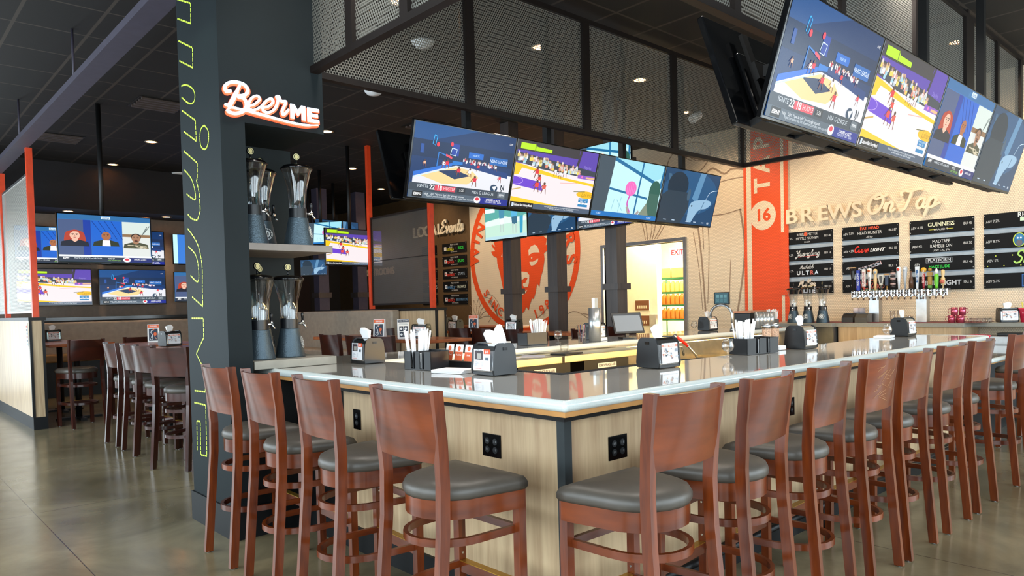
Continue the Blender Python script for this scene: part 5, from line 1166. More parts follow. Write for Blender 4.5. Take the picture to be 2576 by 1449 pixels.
# wall wash and room lamps
for y in (2.6, 4.4, 6.2, 8.2, 10.2, 12.2): spot('wall_wash_lamp', (9.1, y, CZ-.05), (10.6, y, 2.2), 115, (1, .78, .54), 95, .8, .1)
for x, y in ((3.6, 12.6), (5.55, 10.2), (7.4, 12.6), (9.1, 14.4)): spot('ceiling_lamp', (x, y, CZ-.05), (x, y, 0), 55, WARM, 110, .7)
for x in (3.05, 4.75): spot('soffit_lamp', (x, 15.4, 3.34), (x, 15.7, 0), 40, WARM, 110, .8)
spot('events_wall_lamp', (9.3, 14.2, CZ-.05), (10.6, 14.0, 2.8), 60, WARM, 90, .8)
spot('pillar_lamp', (1.35, 4.75, CZ-.03), (1.76, 5.1, 2.6), 22, (.75, 1, .75), 60, .7, .04)
for x, y in ((5.5, 5.5), (7.3, 5.5), (5.0, 3.0), (7.2, 3.0)): spot('bar_lamp', (x, y, CZ-.05), (x, y, 0), 60, (1, .82, .62), 120, .8)
# ================================================================== things on the bar and tables
def ad(w, h, kind):
    q = Pic(w, h, .0002)
    q.rect(-.5, -.5, .5, .5, '#eef0f4')
    if kind == 0:
        q.rect(.1, .28, .5, .5, '#e2572c'); q.rect(-.45, .0, .05, .42, '#40363c'); q.rect(-.3, .05, -.05, .3, '#a8a49c'); q.text('GAME DAY', -.2, .45, .012, '#222222')
        for i in range(5): q.rect(-.42, -.1-.05*i, -.42+.12+.1*((i*7) % 3), -.085-.05*i, '#9aa0b0'); q.rect(-.02, -.1-.05*i, .1, -.085-.05*i, '#b0b4c0')
        q.rect(.22, -.02, .4, .12, '#5c6672'); q.rect(-.42, -.42, -.0, -.40, '#d8584a'); q.text('$10', .3, .38, .02, '#ffffff', bold=.02)
    else:
        q.rect(-.5, .30, .5, .42, '#e28c78'); q.text('FREE WINGS', 0, .36, .018, '#fff4ee', bold=.02)
        rr = random.Random(5)
        for i in range(40): q.ell(-.15+rr.uniform(-.3, .3), -.05+rr.uniform(-.25, .28), rr.uniform(.02, .05), rr.uniform(.02, .05), rr.choice(['#3c3c42', '#c86a4a', '#8a8e98', '#e6e2de', '#d8a070']), n=7)
        q.rect(.3, .05, .44, .22, '#8c94a0'); q.rect(.33, -.2, .44, -.14, '#b8bcc8'); q.rect(-.45, -.45, .45, -.38, '#f8f8fa')
    return q.mesh(PAINT)
ADS = [ad(.145, .115, 0), ad(.145, .115, 1)]
def dispenser(k):
    """napkin box: steel faces front and back, flat rounded black plates on the two ends"""
    t = thing('napkin_dispenser', '', 'napkin holder')
    W_, D_, H_ = .20, .165, .175
    side = []
    for i in range(9):
        a = R(180*i/8*0.5); side.append((D_/2-.035+.035*sin(a)*1.0, H_-.035+.035*cos(a)))
    prof = [(-D_/2+.012, 0), (-D_/2, .02)]+[(-x, z) for x, z in side[::-1]]+side+[(D_/2, .02), (D_/2-.012, 0)]
    prof = [(-D_/2+.006, .004), (-D_/2, .03), (-D_/2+.01, H_-.04), (-D_/2+.022, H_-.012), (-D_/2+.045, H_), (D_/2-.045, H_), (D_/2-.022, H_-.012), (D_/2-.01, H_-.04), (D_/2, .03), (D_/2-.006, .004)]
    for s in (-1, 1): bm = NB(); prism(bm, prof, -.006, .006, m=M4(((0, 0, 1, s*(W_/2-.006)), (1, 0, 0, 0), (0, 1, 0, 0), (0, 0, 0, 1)))); obj('end_plate', bm, BLACK, t)
    bm = NB(); prism(bm, [(x*.95, z*.975) for x, z in prof], -(W_/2-.012), W_/2-.012, m=M4(((0, 0, 1, 0), (1, 0, 0, 0), (0, 1, 0, 0), (0, 0, 0, 1)))); obj('steel_body', bm, CHROME, t)
    bm = NB(); box(bm, -W_/2+.012, W_/2-.012, -D_/2+.004, D_/2-.004, 0, .02, bev=.003); obj('base', bm, BLACK, t)
    for s in (-1, 1):
        bm = NB(); box(bm, s*W_/2-.0025, s*W_/2+.0025, -.015, .015, H_-.04, H_-.024)
        obj('latch', bm, SCRB, t)
    for s in (-1, 1):
        obj('advert_card', ADS[k], None, t, mat=frm((0, s*(D_/2-.0005), .084), (-s, 0, 0), (0, s*-.045, 1)))
    bm = NB(); rr = random.Random(k+3)
    pts = [(-.035, 0), (.035, .004), (.05, .05), (.02, .075), (-.045, .055)]
    top = [bm.verts.new((x, .006*sin(40*x), H_-.004+z)) for x, z in pts]; b2 = [bm.verts.new((x, .010+.006*sin(40*x)+z*.3, H_-.004+z)) for x, z in pts]
    bm.faces.new(top); bm.faces.new(b2[::-1])
    for i in range(5): bm.faces.new((top[i], top[(i+1) % 5], b2[(i+1) % 5], b2[i]))
    obj('napkin', bm, WHITE, t)
    return t
ND = [dispenser(0), dispenser(1)]
used = [False, False]  # first call of each kind moves the original
def nap(k, loc, rz, label):
    o = dup(ND[k]) if used[k] else ND[k]; used[k] = True
    o.location = loc; o.rotation_euler[2] = R(rz); o['label'] = label; o['group'] = 'napkin dispensers'; return o
nap(0, (2.665, 4.42, 1.072), 88, 'black and steel napkin dispenser on the left end of the bar near the beer towers')
nap(0, (2.615, 3.02, 1.072), 88, 'black and steel napkin dispenser with a tall napkin, left of the bar corner')
nap(1, (3.44, 2.52, 1.072), -2, 'black napkin dispenser with a napkin standing up, right of the bar corner')
nap(1, (5.28, 2.56, 1.072), -2, 'black napkin dispenser halfway down the right side of the bar')
nap(1, (7.30, 2.55, 1.072), -2, 'black napkin dispenser at the far right end of the bar')
nap(1, (5.75, 5.02, 1.072), -2, 'black napkin dispenser on the far counter between the last two columns')
nap(1, (7.95, 5.06, 1.072), -2, 'black napkin dispenser on the far counter by the gooseneck faucet')
nap(1, (2.75, 8.92, 1.072), 15, 'napkin dispenser on the near left dining table beside the pillar')
nap(1, (2.28, 12.9, 1.072), 5, 'napkin dispenser on the far left table above the oak half wall end')
nap(1, (5.2, 7.35, 1.072), 120, 'napkin dispenser on the middle table behind the paper straws')
nap(1, (6.98, 8.95, 1.072), 100, 'napkin dispenser on the second table left of the first column')
nap(1, (8.25, 10.9, 1.072), 100, 'napkin dispenser on the far table below the events boards')
nap(1, (7.0, 7.62, 1.072), 100, 'napkin dispenser on the second table before the orange mural face')
# taller napkin of the near box
bm = NB(); pts = [(-.05, 0), (.05, 0), (.055, .03), (.03, .085), (0, .105), (-.02, .10), (-.045, .04)]
a = [bm.verts.new((2.615+.008*sin(60*x)-.01, 2.97+x, 1.242+z)) for x, z in pts]; b = [bm.verts.new((2.635+.008*sin(60*x)-.01, 2.97+x, 1.242+z)) for x, z in pts]
bm.faces.new(a); bm.faces.new(b[::-1])
for i in range(7): bm.faces.new((a[i], a[(i+1) % 7], b[(i+1) % 7], b[i]))
tag(obj('paper_napkin', bm, WHITE), 'tall folded white napkin sticking out of the near left dispenser', 'napkin')
# snifter glasses
def snifter():
    t = thing('snifter_glass', '', 'glass')
    bm = NB(); lathe(bm, [(0, 0), (.030, .001), (.028, .004), (.005, .008), (.004, .028), (.010, .034), (.030, .046), (.040, .066), (.040, .080), (.033, .105), (.029, .122), (.0275, .122), (.0315, .104), (.0385, .080), (.0385, .067), (.028, .048), (.008, .037), (0, .036)], 28); obj('bowl', bm, GLASS, t)
    return t
sg = snifter()
SN = [((2.60, 3.81, 1.071), 'snifter glass with a little amber drink on the left side of the bar'), ((4.27, 2.57, 1.071), 'empty snifter glass on the right side of the bar beside the long straw caddy'), ((6.92, 2.55, 1.071), 'empty snifter glass near the far right end of the bar'),
      ((5.13, 4.95, 1.071), 'empty snifter glass on the far counter left of the napkin dispenser'), ((7.78, 5.15, 1.071), 'empty snifter glass on the far counter beside the kitchen doorway')]
for i, (l, lb) in enumerate(SN):
    o = sg if i == 0 else dup(sg); o.location = l; o['label'] = lb; o['group'] = 'snifter glasses'
bm = NB(); lathe(bm, [(0, .038), (.024, .048), (.036, .066), (.036, .071), (0, .071)], 24); obj('drink', bm, plain('amber_drink', '#e2b464', .2), sg)
# bar caddies with straws and napkins
def caddy(label, loc, rz, L=.24, white=1):
    t = thing('bar_caddy', label, 'caddy', loc, R(rz), 'black bar caddies')
    bm = NB(); h = .11; d = .075; th = .004
    box(bm, -L/2, L/2, -d, d, 0, .006)
    for x in (-L/2, -L/6, L/6, L/2-th): box(bm, x, x+th, -d, d, .006, h)
    box(bm, -L/2, -L/6-.02, -d, -d+th, .006, h); box(bm, -L/6+.02, L/6-.02, -d, -d+th, .006, h); box(bm, L/6+.02, L/2, -d, -d+th, .006, h); box(bm, -L/2, L/2, d-th, d, .006, h*1.05)
    obj('tray', bm, BLACK, t)
    bm = NB()
    for x in (-L/6+.015, L/6+.01): box(bm, x, x+.045, -d+.01, d-.012, .008, h-.012)
    obj('napkin_stack', bm, WHITE, t)
    bm = NB(); rr = random.Random(int(loc[0]*100))
    for i in range(40):
        x = -L/3+rr.uniform(-.03, .03); y = rr.uniform(-.045, .045); tx, ty = (x+L/3)*.9+rr.uniform(-.01, .01), y*.6
        tube(bm, [(x, y, .01), (x+tx, y+ty, .225+rr.uniform(-.02, .02))], .0058, 5)
    o = obj('wrapped_straws', bm, WHITE, t); return t
caddy('black bar caddy crammed with white wrapped straws on the left side of the bar', (2.60, 3.63, 1.072), -84)
caddy('long black bar caddy with white straws on the right side of the bar', (4.66, 2.60, 1.072), -8, .34)
caddy('black bar caddy with straws on the far counter before the middle column', (4.75, 4.92, 1.072), 175)
caddy('black bar caddy with straws at the far end by the beer towers', (9.05, 4.80, 1.072), 40)
# leaning menu cards
t = thing('card_rack', 'row of small orange and white promo cards behind the left napkin dispenser', 'cards', (2.755, 3.40, 1.072), R(-90))
for i in range(5):
    q = Pic(.075, .10, .0002); q.rect(-.5, -.5, .5, .5, '#f6f2ee'); q.rect(-.5, -.5, .5, .05, '#e2663c'); q.ell(0, .25, .2, .15, '#e2663c'); q.text(('The Deal', 'The Deal', 'Social', 'Tuesday', 'Thursday')[i], 0, -.15, .014, '#fdf4ec', bold=.02)
    bm = NB(); box(bm, -.0375, .0375, -.05, .05, -.001, 0); cdm = frm((-.20+.095*i, .0, .055+.04), (1, 0, 0), (0, .2, 1)); c_ = obj('promo_card', bm, WHITE, t, mat=cdm); obj('printing', q.mesh(PAINT), PAINT, c_, mat=T(0, 0, .0003))
bm = NB(); box(bm, -.26, .26, -.01, .035, 0, .04); obj('holder', bm, BLACK, t)
bm = NB()
for i in range(5): box(bm, -.08, .08, -.11, .11, .004*i, .004*i+.003, m=M4.Rotation(R(i*2), 4, 'Z'))
tag(obj('card_stack', bm, WHITE, loc=(2.56, 3.30, 1.072), rz=R(12)), 'stack of flat white cards between the straw caddy and the near left dispenser', 'cards')
bm = NB(); box(bm, -.10, .10, -.07, .07, 0, .018); tag(obj('card_stack', bm, WHITE, loc=(6.98, 2.60, 1.072), rz=R(10)), 'stack of white cards between the last snifter and last dispenser on the right side', 'cards')
bm = NB(); box(bm, -.12, .12, -.09, .09, 0, .05); q = obj('guest_check_stack', bm, WHITE, loc=(4.30, 4.95, 1.072), rz=R(5)); tag(q, 'thick stack of blue and white cards on the far counter left of the black caddy', 'cards')
# two shakers of crushed spice and pale card tent
for i, x in enumerate((5.02, 5.15)):
    t = thing('seasoning_shaker', 'tall clear seasoning shaker, %s of the pair right of the long caddy' % ('left', 'right')[i], 'shaker', (x, 2.70, 1.072), group='seasoning shakers')
    bm = NB(); lathe(bm, [(0, 0), (.030, 0), (.030, .16), (.0, .16)], 20); obj('jar', bm, plain('speckled_spice', '#cfa88c', .5, noise=.35, scale=120) if 'speckled_spice' not in MATS else MATS['speckled_spice'], t)
    bm = NB(); lathe(bm, [(.032, .16), (.032, .185), (.02, .195), (0, .195)], 20); obj('lid', bm, STEEL, t)
bm = NB(); box(bm, -.05, .05, -.03, .03, 0, .03, bev=.006); tag(obj('sugar_tray', bm, WHITE, loc=(5.06, 2.62, 1.072)), 'small white tray in front of the seasoning shakers', 'tray')
# far counter: tablet till, towel cylinder, pen glass, cups, black box
t = thing('tablet_till', 'black tablet till tilted on the far counter behind the right dispenser', 'tablet', (6.05, 4.82, 1.072), R(-28))
bm = NB(); box(bm, -.17, .17, -.12, .12, -.008, .008, bev=.004); obj('case', bm, BLACK, t, mat=frm((0, 0, .16), (1, 0, 0), (0, .45, .89)))
q = Pic(.30, .20); q.rect(-.5, -.5, .5, .5, '#7f8a98'); q.rect(-.5, .42, .5, .5, '#39424e'); obj('display', q.mesh(PAINT), PAINT, t, mat=frm((0, -.0085, .1645), (1, 0, 0), (0, .45, .89)))
bm = NB(); box(bm, -.08, .08, -.06, .08, 0, .012); box(bm, -.02, .02, .01, .03, .012, .15); obj('stand', bm, BLACK, t)
bm = NB(); lathe(bm, [(0, 0), (.062, 0), (.062, .33), (.055, .33), (.055, .02), (0, .02)], 28, 5.45, 4.75, 1.072)
tag(obj('steel_cylinder', bm, TOWELM), 'tall open steel cylinder on the far counter before the last column', 'canister')
bm = NB(); tube(bm, [(5.45, 4.75, 1.10), (5.46, 4.76, 1.48)], .006, 8); box(bm, 5.44, 5.49, 4.74, 4.775, 1.40, 1.50); tag(obj('steel_spatula', bm, STEEL), 'steel spatula standing in the tall steel cylinder', 'utensil')
bm = NB(); lathe(bm, [(0, 0), (.035, 0), (.042, .10), (.040, .10), (.033, .006), (0, .006)], 24, 5.20, 4.70, 1.072); tag(obj('pen_glass', bm, GLASS), 'short glass of pens and brushes beside the steel cylinder', 'glass')
for i in range(6):
    bm = NB(); a = i*1.05; tube(bm, [(5.20+.012*cos(a), 4.70+.012*sin(a), 1.08), (5.20+.045*cos(a), 4.70+.045*sin(a), 1.245)], .004, 6)
    tag(obj('pen', bm, plain('pen_%d' % i, ('#b8707c', '#3a3a80', '#55504c', '#8a4a3a', '#d8d0d4', '#4a4a50')[i], .4)), 'pen or brush standing in the short glass on the far counter', 'pen', 'pens in the short glass')
bm = NB(); lathe(bm, [(0, 0), (.034, 0), (.042, .085), (.040, .085), (.032, .008), (0, .008)], 24, 4.74, 4.50, 1.012); tag(obj('tumbler_glass', bm, GLASS), 'empty tumbler glass on the steel prep counter', 'glass')
t = thing('bar_condiment_box', 'black box with a copper rim holding paper goods beside the gooseneck faucet', 'box', (8.95, 5.02, 1.072), R(0))
bm = NB(); box(bm, -.25, .25, -.12, .12, 0, .20, bev=.01); obj('body', bm, BLACK, t)
bm = NB(); box(bm, -.26, .26, -.13, .13, .20, .225, bev=.004); obj('rim', bm, plain('copper_rim', '#c98a6a', .4), t)
for i in range(5):
    bm = NB(); lathe(bm, [(0, 0), (.028, 0), (.042, .21), (0, .212)], 20, 8.62+.055*i, 4.76-.02*i, 1.072)
    tag(obj('cup_stack', bm, TOWELM), 'upturned column of steel cups in front of the black box, %s from the left' % ('first', 'second', 'third', 'fourth', 'fifth')[i], 'cups', 'columns of steel cups')
# papers, tray on prep counter
for i, (x, y, w_, d_, c, lb) in enumerate(((3.95, 4.45, .30, .20, '#d8d4da', 'scattered white papers on the left of the steel prep counter'), (4.25, 4.40, .26, .20, '#c9c4cc', 'printed sheet lying in the middle of the steel prep counter'))):
    bm = NB(); box(bm, -w_/2, w_/2, -d_/2, d_/2, 0, .003); tag(obj('paper_sheet', bm, plain('sheet_%d' % i, c, .7), loc=(x, y, 1.012), rz=R(12+30*i)), lb, 'paper')
bm = NB(); box(bm, -.14, .14, -.08, .08, 0, .012, bev=.003); tag(obj('bill_folder', bm, BLACK, loc=(4.60, 4.34, 1.012), rz=R(10)), 'black bill folder on the steel prep counter', 'folder')
bm = NB(); box(bm, -.09, .09, -.06, .06, 0, .03); tag(obj('paper_pad', bm, WHITE, loc=(5.56, 4.80, 1.072), rz=R(20)), 'stack of white paper slips right of the steel cylinder', 'paper')
# tent signs on the dining tables
def tent(label, loc, rz, kind, w_=.14, h=.24):
    t = thing('tent_sign', label, 'sign', loc, R(rz), 'table tent signs')
    for s in (-1, 1):
        m = frm((0, -s*.045, h/2), (s, 0, 0), (0, s*.19, 1)); bm = NB(); box(bm, -w_/2, w_/2, -h/2, h/2, -.002, 0); c_ = obj('card', bm, WHITE, t, mat=m)
        q = Pic(w_, h, .0003); q.rect(-.48, -.48, .48, .48, '#f4f0ec')
        if kind: 
            q.rect(-.48, .34, .48, .48, '#3a4254'); q.text('TABLE CLOSED', 0, .41, .017, '#ffffff', bold=.02); q.rect(-.4, .22, .4, .24, '#9aa0a8'); q.rect(-.35, .27, .35, .285, '#9aa0a8')
            for i in range(4): q.rect(-.36+.38*(i % 2), -.12-.30*(i//2), -.02+.38*(i % 2), .14-.30*(i//2), '#2e3648'); q.ell(-.19+.38*(i % 2), .01-.30*(i//2), .1, .06, '#eef0f2')
        else:
            q.rect(-.48, .30, .48, .48, '#ea6a3a'); q.text('THIS TABLE HAS BEEN', 0, .43, .009, '#ffe9dc', sx=1.0); q.text('SANITIZED', 0, .37, .018, '#ffffff', bold=.02); q.rect(-.38, -.42, .38, .24, '#2e3648')
            q.line([(-.3, -.3), (-.18, -.38), (-.02, -.3), (-.1, -.05), (-.22, .04), (-.15, .15), (.02, .14)], .006, '#f4f4f4'); q.ell(-.14, -.22, .05, .04, '#f4f4f4'); q.ell(.16, -.05, .13, .1, '#ea6a3a'); q.line([(.1, -.15), (.2, -.28), (.26, -.34)], .006, '#f0b090'); q.ell(.02, .2, .08, .04, '#ea6a3a')
        obj('printing', q.mesh(PAINT), PAINT, c_, mat=T(0, 0, .0004))
    return t
tent('orange and navy sanitized tent sign on the middle table', (4.98, 7.95, 1.072), -48, 0)
tent('navy and white TABLE CLOSED tent sign on the middle table', (5.0, 7.45, 1.072), -30, 1)
tent('navy sanitized tent sign on the second table before the mural', (7.02, 8.55, 1.072), -48, 0)
tent('orange topped sanitized tent sign on the left table', (3.0, 10.4, 1.072), -20, 0)
# ================================================================== back counter and tap tower
t = thing('back_counter', 'grey stone back counter on oak cabinets along the tiled wall', 'counter')
bm = NB(); box(bm, 9.85, 10.58, 2.76, 4.30, 1.05, 1.10, bev=.004); box(bm, 9.75, 10.58, 4.30, 5.35, 1.05, 1.10, bev=.004); box(bm, 10.15, 10.58, .8, 2.76, 1.05, 1.10, bev=.004); obj('worktop', bm, STONE, t)
bm = NB(); box(bm, 9.90, 10.56, 2.80, 4.28, .1, 1.05); obj('oak_cabinet', bm, PANEL, t)
bm = NB(); box(bm, 9.90, 10.56, 2.82, 4.26, 0, .1); box(bm, 9.9, 10.56, 4.30, 5.3, 0, .1); obj('kickboard', bm, COLBASE, t)
bm = NB(); box(bm, 9.80, 10.56, 4.30, 5.30, .1, 1.05); obj('dark_cabinet', bm, plain('dark_steel_fridge', '#55585a', .4, .5), t)
bm = NB(); box(bm, 10.2, 10.56, .8, 2.76, .1, .70); obj('steel_cabinet', bm, STEEL, t)
bm = NB(); box(bm, 9.9, 10.45, 2.6, 4.9, 1.101, 1.106); tag(obj('drip_mat', bm, plain('maroon_mat', '#7a3a3c', .6)), 'thin maroon bar mat lying on the back counter', 'mat')
t = thing('ice_well', 'stainless ice well with a dark sliding lid below the right part of the back counter', 'sink')
bm = NB(); box(bm, 9.85, 10.15, .9, 2.70, .62, .95, bev=.005); obj('steel_front', bm, STEEL, t)
bm = NB(); box(bm, 9.95, 10.14, 1.0, 2.45, .95, .985, bev=.008); obj('lid', bm, BLACK, t)
t = thing('tap_tower', 'wide chrome beer tap tower standing on two square legs', 'tap tower')
bm = NB(); box(bm, 10.14, 10.26, 3.02, 4.20, 1.44, 1.53, bev=.004); obj('manifold', bm, CHROME, t)
for y in (3.90, 3.32): bm = NB(); box(bm, 10.13, 10.25, y-.062, y+.062, 1.107, 1.44); lg = obj('leg', bm, STEEL, t); bm = NB(); cyl(bm, .012, 0, .003, seg=16, m=T(10.13, y, 1.41) @ M4.Rotation(R(-90), 4, 'Y')); obj('lock', bm, BLACKM, lg)
HND = ['guinness', 'budlight', 'yuengling', 'miller', 'wood', 'shield', 'blue', 'rings', 'white', 'silver', 'brown', 'ultra', 'sam', 'spiced', 'green', 'round']
hc = {'guinness': ('#1c1a1c', '#c9a06a'), 'budlight': ('#1c35a8', '#f0f2f8'), 'yuengling': ('#ece6e0', '#b4483a'), 'miller': ('#f2efe8', '#c4683a'), 'wood': ('#e2c088', '#a8b8c0'), 'shield': ('#cfccc0', '#4a4640'), 'blue': ('#1c2a44', '#b88a4a'), 'rings': ('#2a2224', '#b89a94'), 'white': ('#e8eef4', '#cf3a2c'), 'silver': ('#b8bcc0', '#d8dce0'), 'brown': ('#5a3c28', '#2c241c'), 'ultra': ('#dfe6ee', '#2a5c94'), 'sam': ('#a82430', '#e8b030'), 'spiced': ('#a88034', '#5c8c34'), 'green': ('#6cc82c', '#f2f0e8'), 'round': ('#e0c088', '#c86a54')}
for i, k in enumerate(HND):
    y = 4.16-i*.0735; a_, b_ = hc[k]
    bm = NB(); tube(bm, [(10.14, y, 1.48), (10.09, y, 1.48), (10.075, y, 1.40)], .011, 10); cyl(bm, .013, 1.48, 1.535, 10.095, y, seg=12); fc = obj('faucet', bm, CHROME, t)
    if i == 0: y += .0
    m1, m2 = plain('handle_%s_a' % k, a_, .35, noise=0), plain('handle_%s_b' % k, b_, .35, noise=0)
    bm = NB(); X = 10.095; z0 = 1.535
    if k == 'guinness': lathe(bm, [(0, 0), (.009, 0), (.011, .14), (.018, .145), (.02, .17), (.028, .25), (.032, .30), (0, .30)], 16, X, y, z0); box(bm, X-.034, X+.034, y-.034, y+.034, z0+.30, z0+.315, 1)
    elif k == 'budlight': box(bm, X-.014, X+.014, y-.022, y+.022, z0, z0+.27, 0, .005)
    elif k == 'yuengling': box(bm, X-.014, X+.014, y-.022, y+.022, z0+.05, z0+.28, 0, .004); cyl(bm, .01, z0, z0+.05, X, y, mi=1)
    elif k in ('miller', 'white', 'silver'): lathe(bm, [(0, 0), (.010, 0), (.018, .12), (.030, .26), (.026, .285), (0, .29)], 18, X, y, z0); lathe(bm, [(0, 0), (.018, 0), (.018, .004), (0, .004)], 16, mi=1, m=T(X-.027, y, z0+.255) @ M4.Rotation(R(-90), 4, 'Y'))
    elif k == 'wood': lathe(bm, [(0, 0), (.018, 0), (.014, .05), (.024, .13), (.016, .19), (.028, .235), (.024, .27), (0, .28)], 18, X, y, z0); lathe(bm, [(0, 0), (.018, 0), (.018, .004), (0, .004)], 16, mi=1, m=T(X-.027, y-.006, z0+.235) @ M4.Rotation(R(-90), 4, 'Y'))
    elif k == 'shield': prism(bm, [(-.03, .20), (.03, .20), (.034, .16), (.018, .06), (-.018, .06), (-.034, .16)], -.010, .010, 0, m=T(X, y, z0) @ M4(((0, 0, 1, 0), (1, 0, 0, 0), (0, 1, 0, 0), (0, 0, 0, 1)))); prism(bm, [(-.018, .18), (.018, .18), (.020, .15), (.008, .085), (-.008, .085), (-.020, .15)], -.013, -.010, 1, m=T(X, y, z0) @ M4(((0, 0, 1, 0), (1, 0, 0, 0), (0, 1, 0, 0), (0, 0, 0, 1)))); cyl(bm, .016, z0, z0+.06, X, y, mi=1)
    elif k == 'rings':
        for j in range(6): lathe(bm, [(0, 0), (.030, .004), (.034, .016), (.030, .028), (0, .032)], 18, X, y, z0+.02+.034*j, mi=j % 2)
        lathe(bm, [(0, 0), (.02, .01), (.014, .03), (0, .035)], 14, X, y, z0+.22)
    elif k == 'blue': box(bm, X-.02, X+.02, y-.02, y+.02, z0+.05, z0+.18, 0, .005); cyl(bm, .008, z0, z0+.05, X, y, mi=1); lathe(bm, [(0, 0), (.02, .01), (0, .03)], 14, X, y, z0+.05, mi=1); box(bm, X-.01, X+.01, y-.03, y+.03, z0+.19, z0+.21, 1)
    elif k == 'brown': lathe(bm, [(0, 0), (.026, 0), (.026, .10), (.020, .13), (.012, .19), (.016, .21), (.012, .23), (0, .23)], 16, X, y, z0); box(bm, X-.028, X+.028, y-.028, y+.028, z0, z0+.008, 1)
    elif k == 'ultra': prism(bm, [(-.008, 0), (.008, 0), (.022, .24), (.024, .28), (-.024, .28), (-.022, .24)], -.012, .012, 0, m=T(X, y, z0) @ M4(((0, 0, 1, 0), (1, 0, 0, 0), (0, 1, 0, 0), (0, 0, 0, 1)))); box(bm, X-.015, X-.0125, y-.010, y+.010, z0+.08, z0+.24, 1)
    elif k == 'sam': lathe(bm, [(0, 0), (.008, 0), (.012, .02), (.017, .10), (.014, .19), (0, .195)], 16, X, y, z0); lathe(bm, [(0, -.008), (.032, -.008), (.032, .008), (0, .008)], 24, mi=1, m=T(X, y, z0+.235) @ M4.Rotation(R(-90), 4, 'Y'))
    elif k == 'spiced': box(bm, X-.02, X+.02, y-.022, y+.022, z0, z0+.04, 1, .006); box(bm, X-.02, X+.02, y-.024, y+.024, z0+.04, z0+.15, 0, .01); box(bm, X-.022, X+.022, y-.03, y+.03, z0+.16, z0+.20); lathe(bm, [(0, 0), (.024, .012), (.018, .04), (0, .05)], 14, X, y, z0+.21)
    elif k == 'green': lathe(bm, [(0, 0), (.022, 0), (.020, .03), (.026, .06), (.026, .15), (.020, .18), (0, .18)], 16, X, y, z0); lathe(bm, [(.022, .18), (.022, .21), (0, .26)], 16, X, y, z0, mi=1)
    else: lathe(bm, [(0, 0), (.012, 0), (.010, .04), (.024, .05), (.024, .12), (.014, .14), (.022, .18), (.020, .22), (0, .23)], 16, X, y, z0); lathe(bm, [(0, -.005), (.026, -.005), (.026, .005), (0, .005)], 20, mi=1, m=T(X-.026, y+.004, z0+.08) @ M4.Rotation(R(-90), 4, 'Y'))
    hd = obj('tap_handle', bm, [m1, m2], t)
    if k in ('budlight', 'yuengling', 'sam', 'ultra', 'miller'):
        q = Pic(1, 1, .0002); q.text(dict(budlight='BUD LIGHT', yuengling='YUENGLING', sam='SEASONAL', ultra='ULTRA', miller='Lite')[k], 0, 0, .034 if k != 'ultra' else .03, dict(budlight='#f4f6fa', yuengling='#a83a34', sam='#f0d8d0', ultra='#e8f0f8', miller='#3a3a4a')[k], rot=R(90), bold=.02)
        obj('lettering', q.mesh(PAINT), PAINT, hd, mat=frm((X-(.0165 if k != 'miller' else .027), y, z0+.15), (0, -1, 0), (0, 0, 1)))
# counter clutter
def mug(loc, rz, lb):
    t = thing('copper_mug', lb, 'mug', loc, R(rz), 'pink copper mugs')
    bm = NB(); lathe(bm, [(0, 0), (.036, 0), (.040, .05), (.036, .095), (.034, .095), (.036, .05), (.033, .006), (0, .006)], 22); obj('cup', bm, COPPER, t)
    bm = NB(); tube(bm, [(.037, 0, .08), (.06, 0, .075), (.068, 0, .05), (.058, 0, .025), (.038, 0, .02)], .004, 8); obj('handle', bm, COPPER, t)
for x, y, z, rz, lb in ((9.98, 2.93, 1.101, 100, 'bottom left'), (9.98, 2.83, 1.101, -80, 'bottom right'), (10.10, 2.88, 1.101, 60, 'bottom rear'), (9.98, 2.90, 1.197, 100, 'top left'), (10.04, 2.83, 1.197, -100, 'top right')): mug((x, y, z), rz, 'pinkish copper mug in the small pyramid on the back counter, %s' % lb)
for i, (x, y, lb) in enumerate(((10.02, 4.17, 'left'), (9.98, 3.98, 'right'))):
    t = thing('receipt_printer', 'black receipt printer on the back counter, %s of the pair beside the beer towers' % lb, 'printer', (x, y, 1.101), group='receipt printers')
    bm = NB(); prism(bm, [(-.09, 0), (.09, 0), (.09, .12), (-.02, .125), (-.09, .07)], -.075, .075, m=M4(((1, 0, 0, 0), (0, 0, 1, 0), (0, 1, 0, 0), (0, 0, 0, 1)))); obj('body', bm, BLACK if i == 0 else plain('olive_grey_plastic', '#45423a', .4), t)
    bm = NB(); box(bm, -.03, .06, -.05, .05, .12, .128); obj('paper_lid', bm, SCRB, t)
for i, y in enumerate((4.22, 4.14)):
    bm = NB(); lathe(bm, [(.016, 0), (.04, 0), (.04, .08), (.016, .08)], 20, 10.35, y, 1.215); tag(obj('paper_roll', bm, plain('pink_white_roll', '#f2e4e6', .7) if 'pink_white_roll' not in MATS else MATS['pink_white_roll']), 'white paper roll above the receipt printers, %s one' % ('left', 'right')[i], 'paper roll')
bm = NB(); box(bm, 10.25, 10.5, 4.05, 4.30, 1.106, 1.214); tag(obj('roll_shelf_box', bm, BLACK), 'black box behind the receipt printers carrying paper rolls', 'box')
for i, (x, y, h) in enumerate(((10.0, 3.62, .15), (10.05, 3.55, .15), (10.05, 3.45, .09), (9.98, 3.40, .08))):
    bm = NB(); lathe(bm, [(0, 0), (.026, 0), (.030, h), (.028, h), (.024, .006), (0, .006)], 20, x, y, 1.108); tag(obj('pint_glass', bm, GLASS), 'clear glass between the tap tower legs, %s' % ('tall front left', 'tall front right', 'short rear', 'short front')[i], 'glass', 'glasses on the back counter')
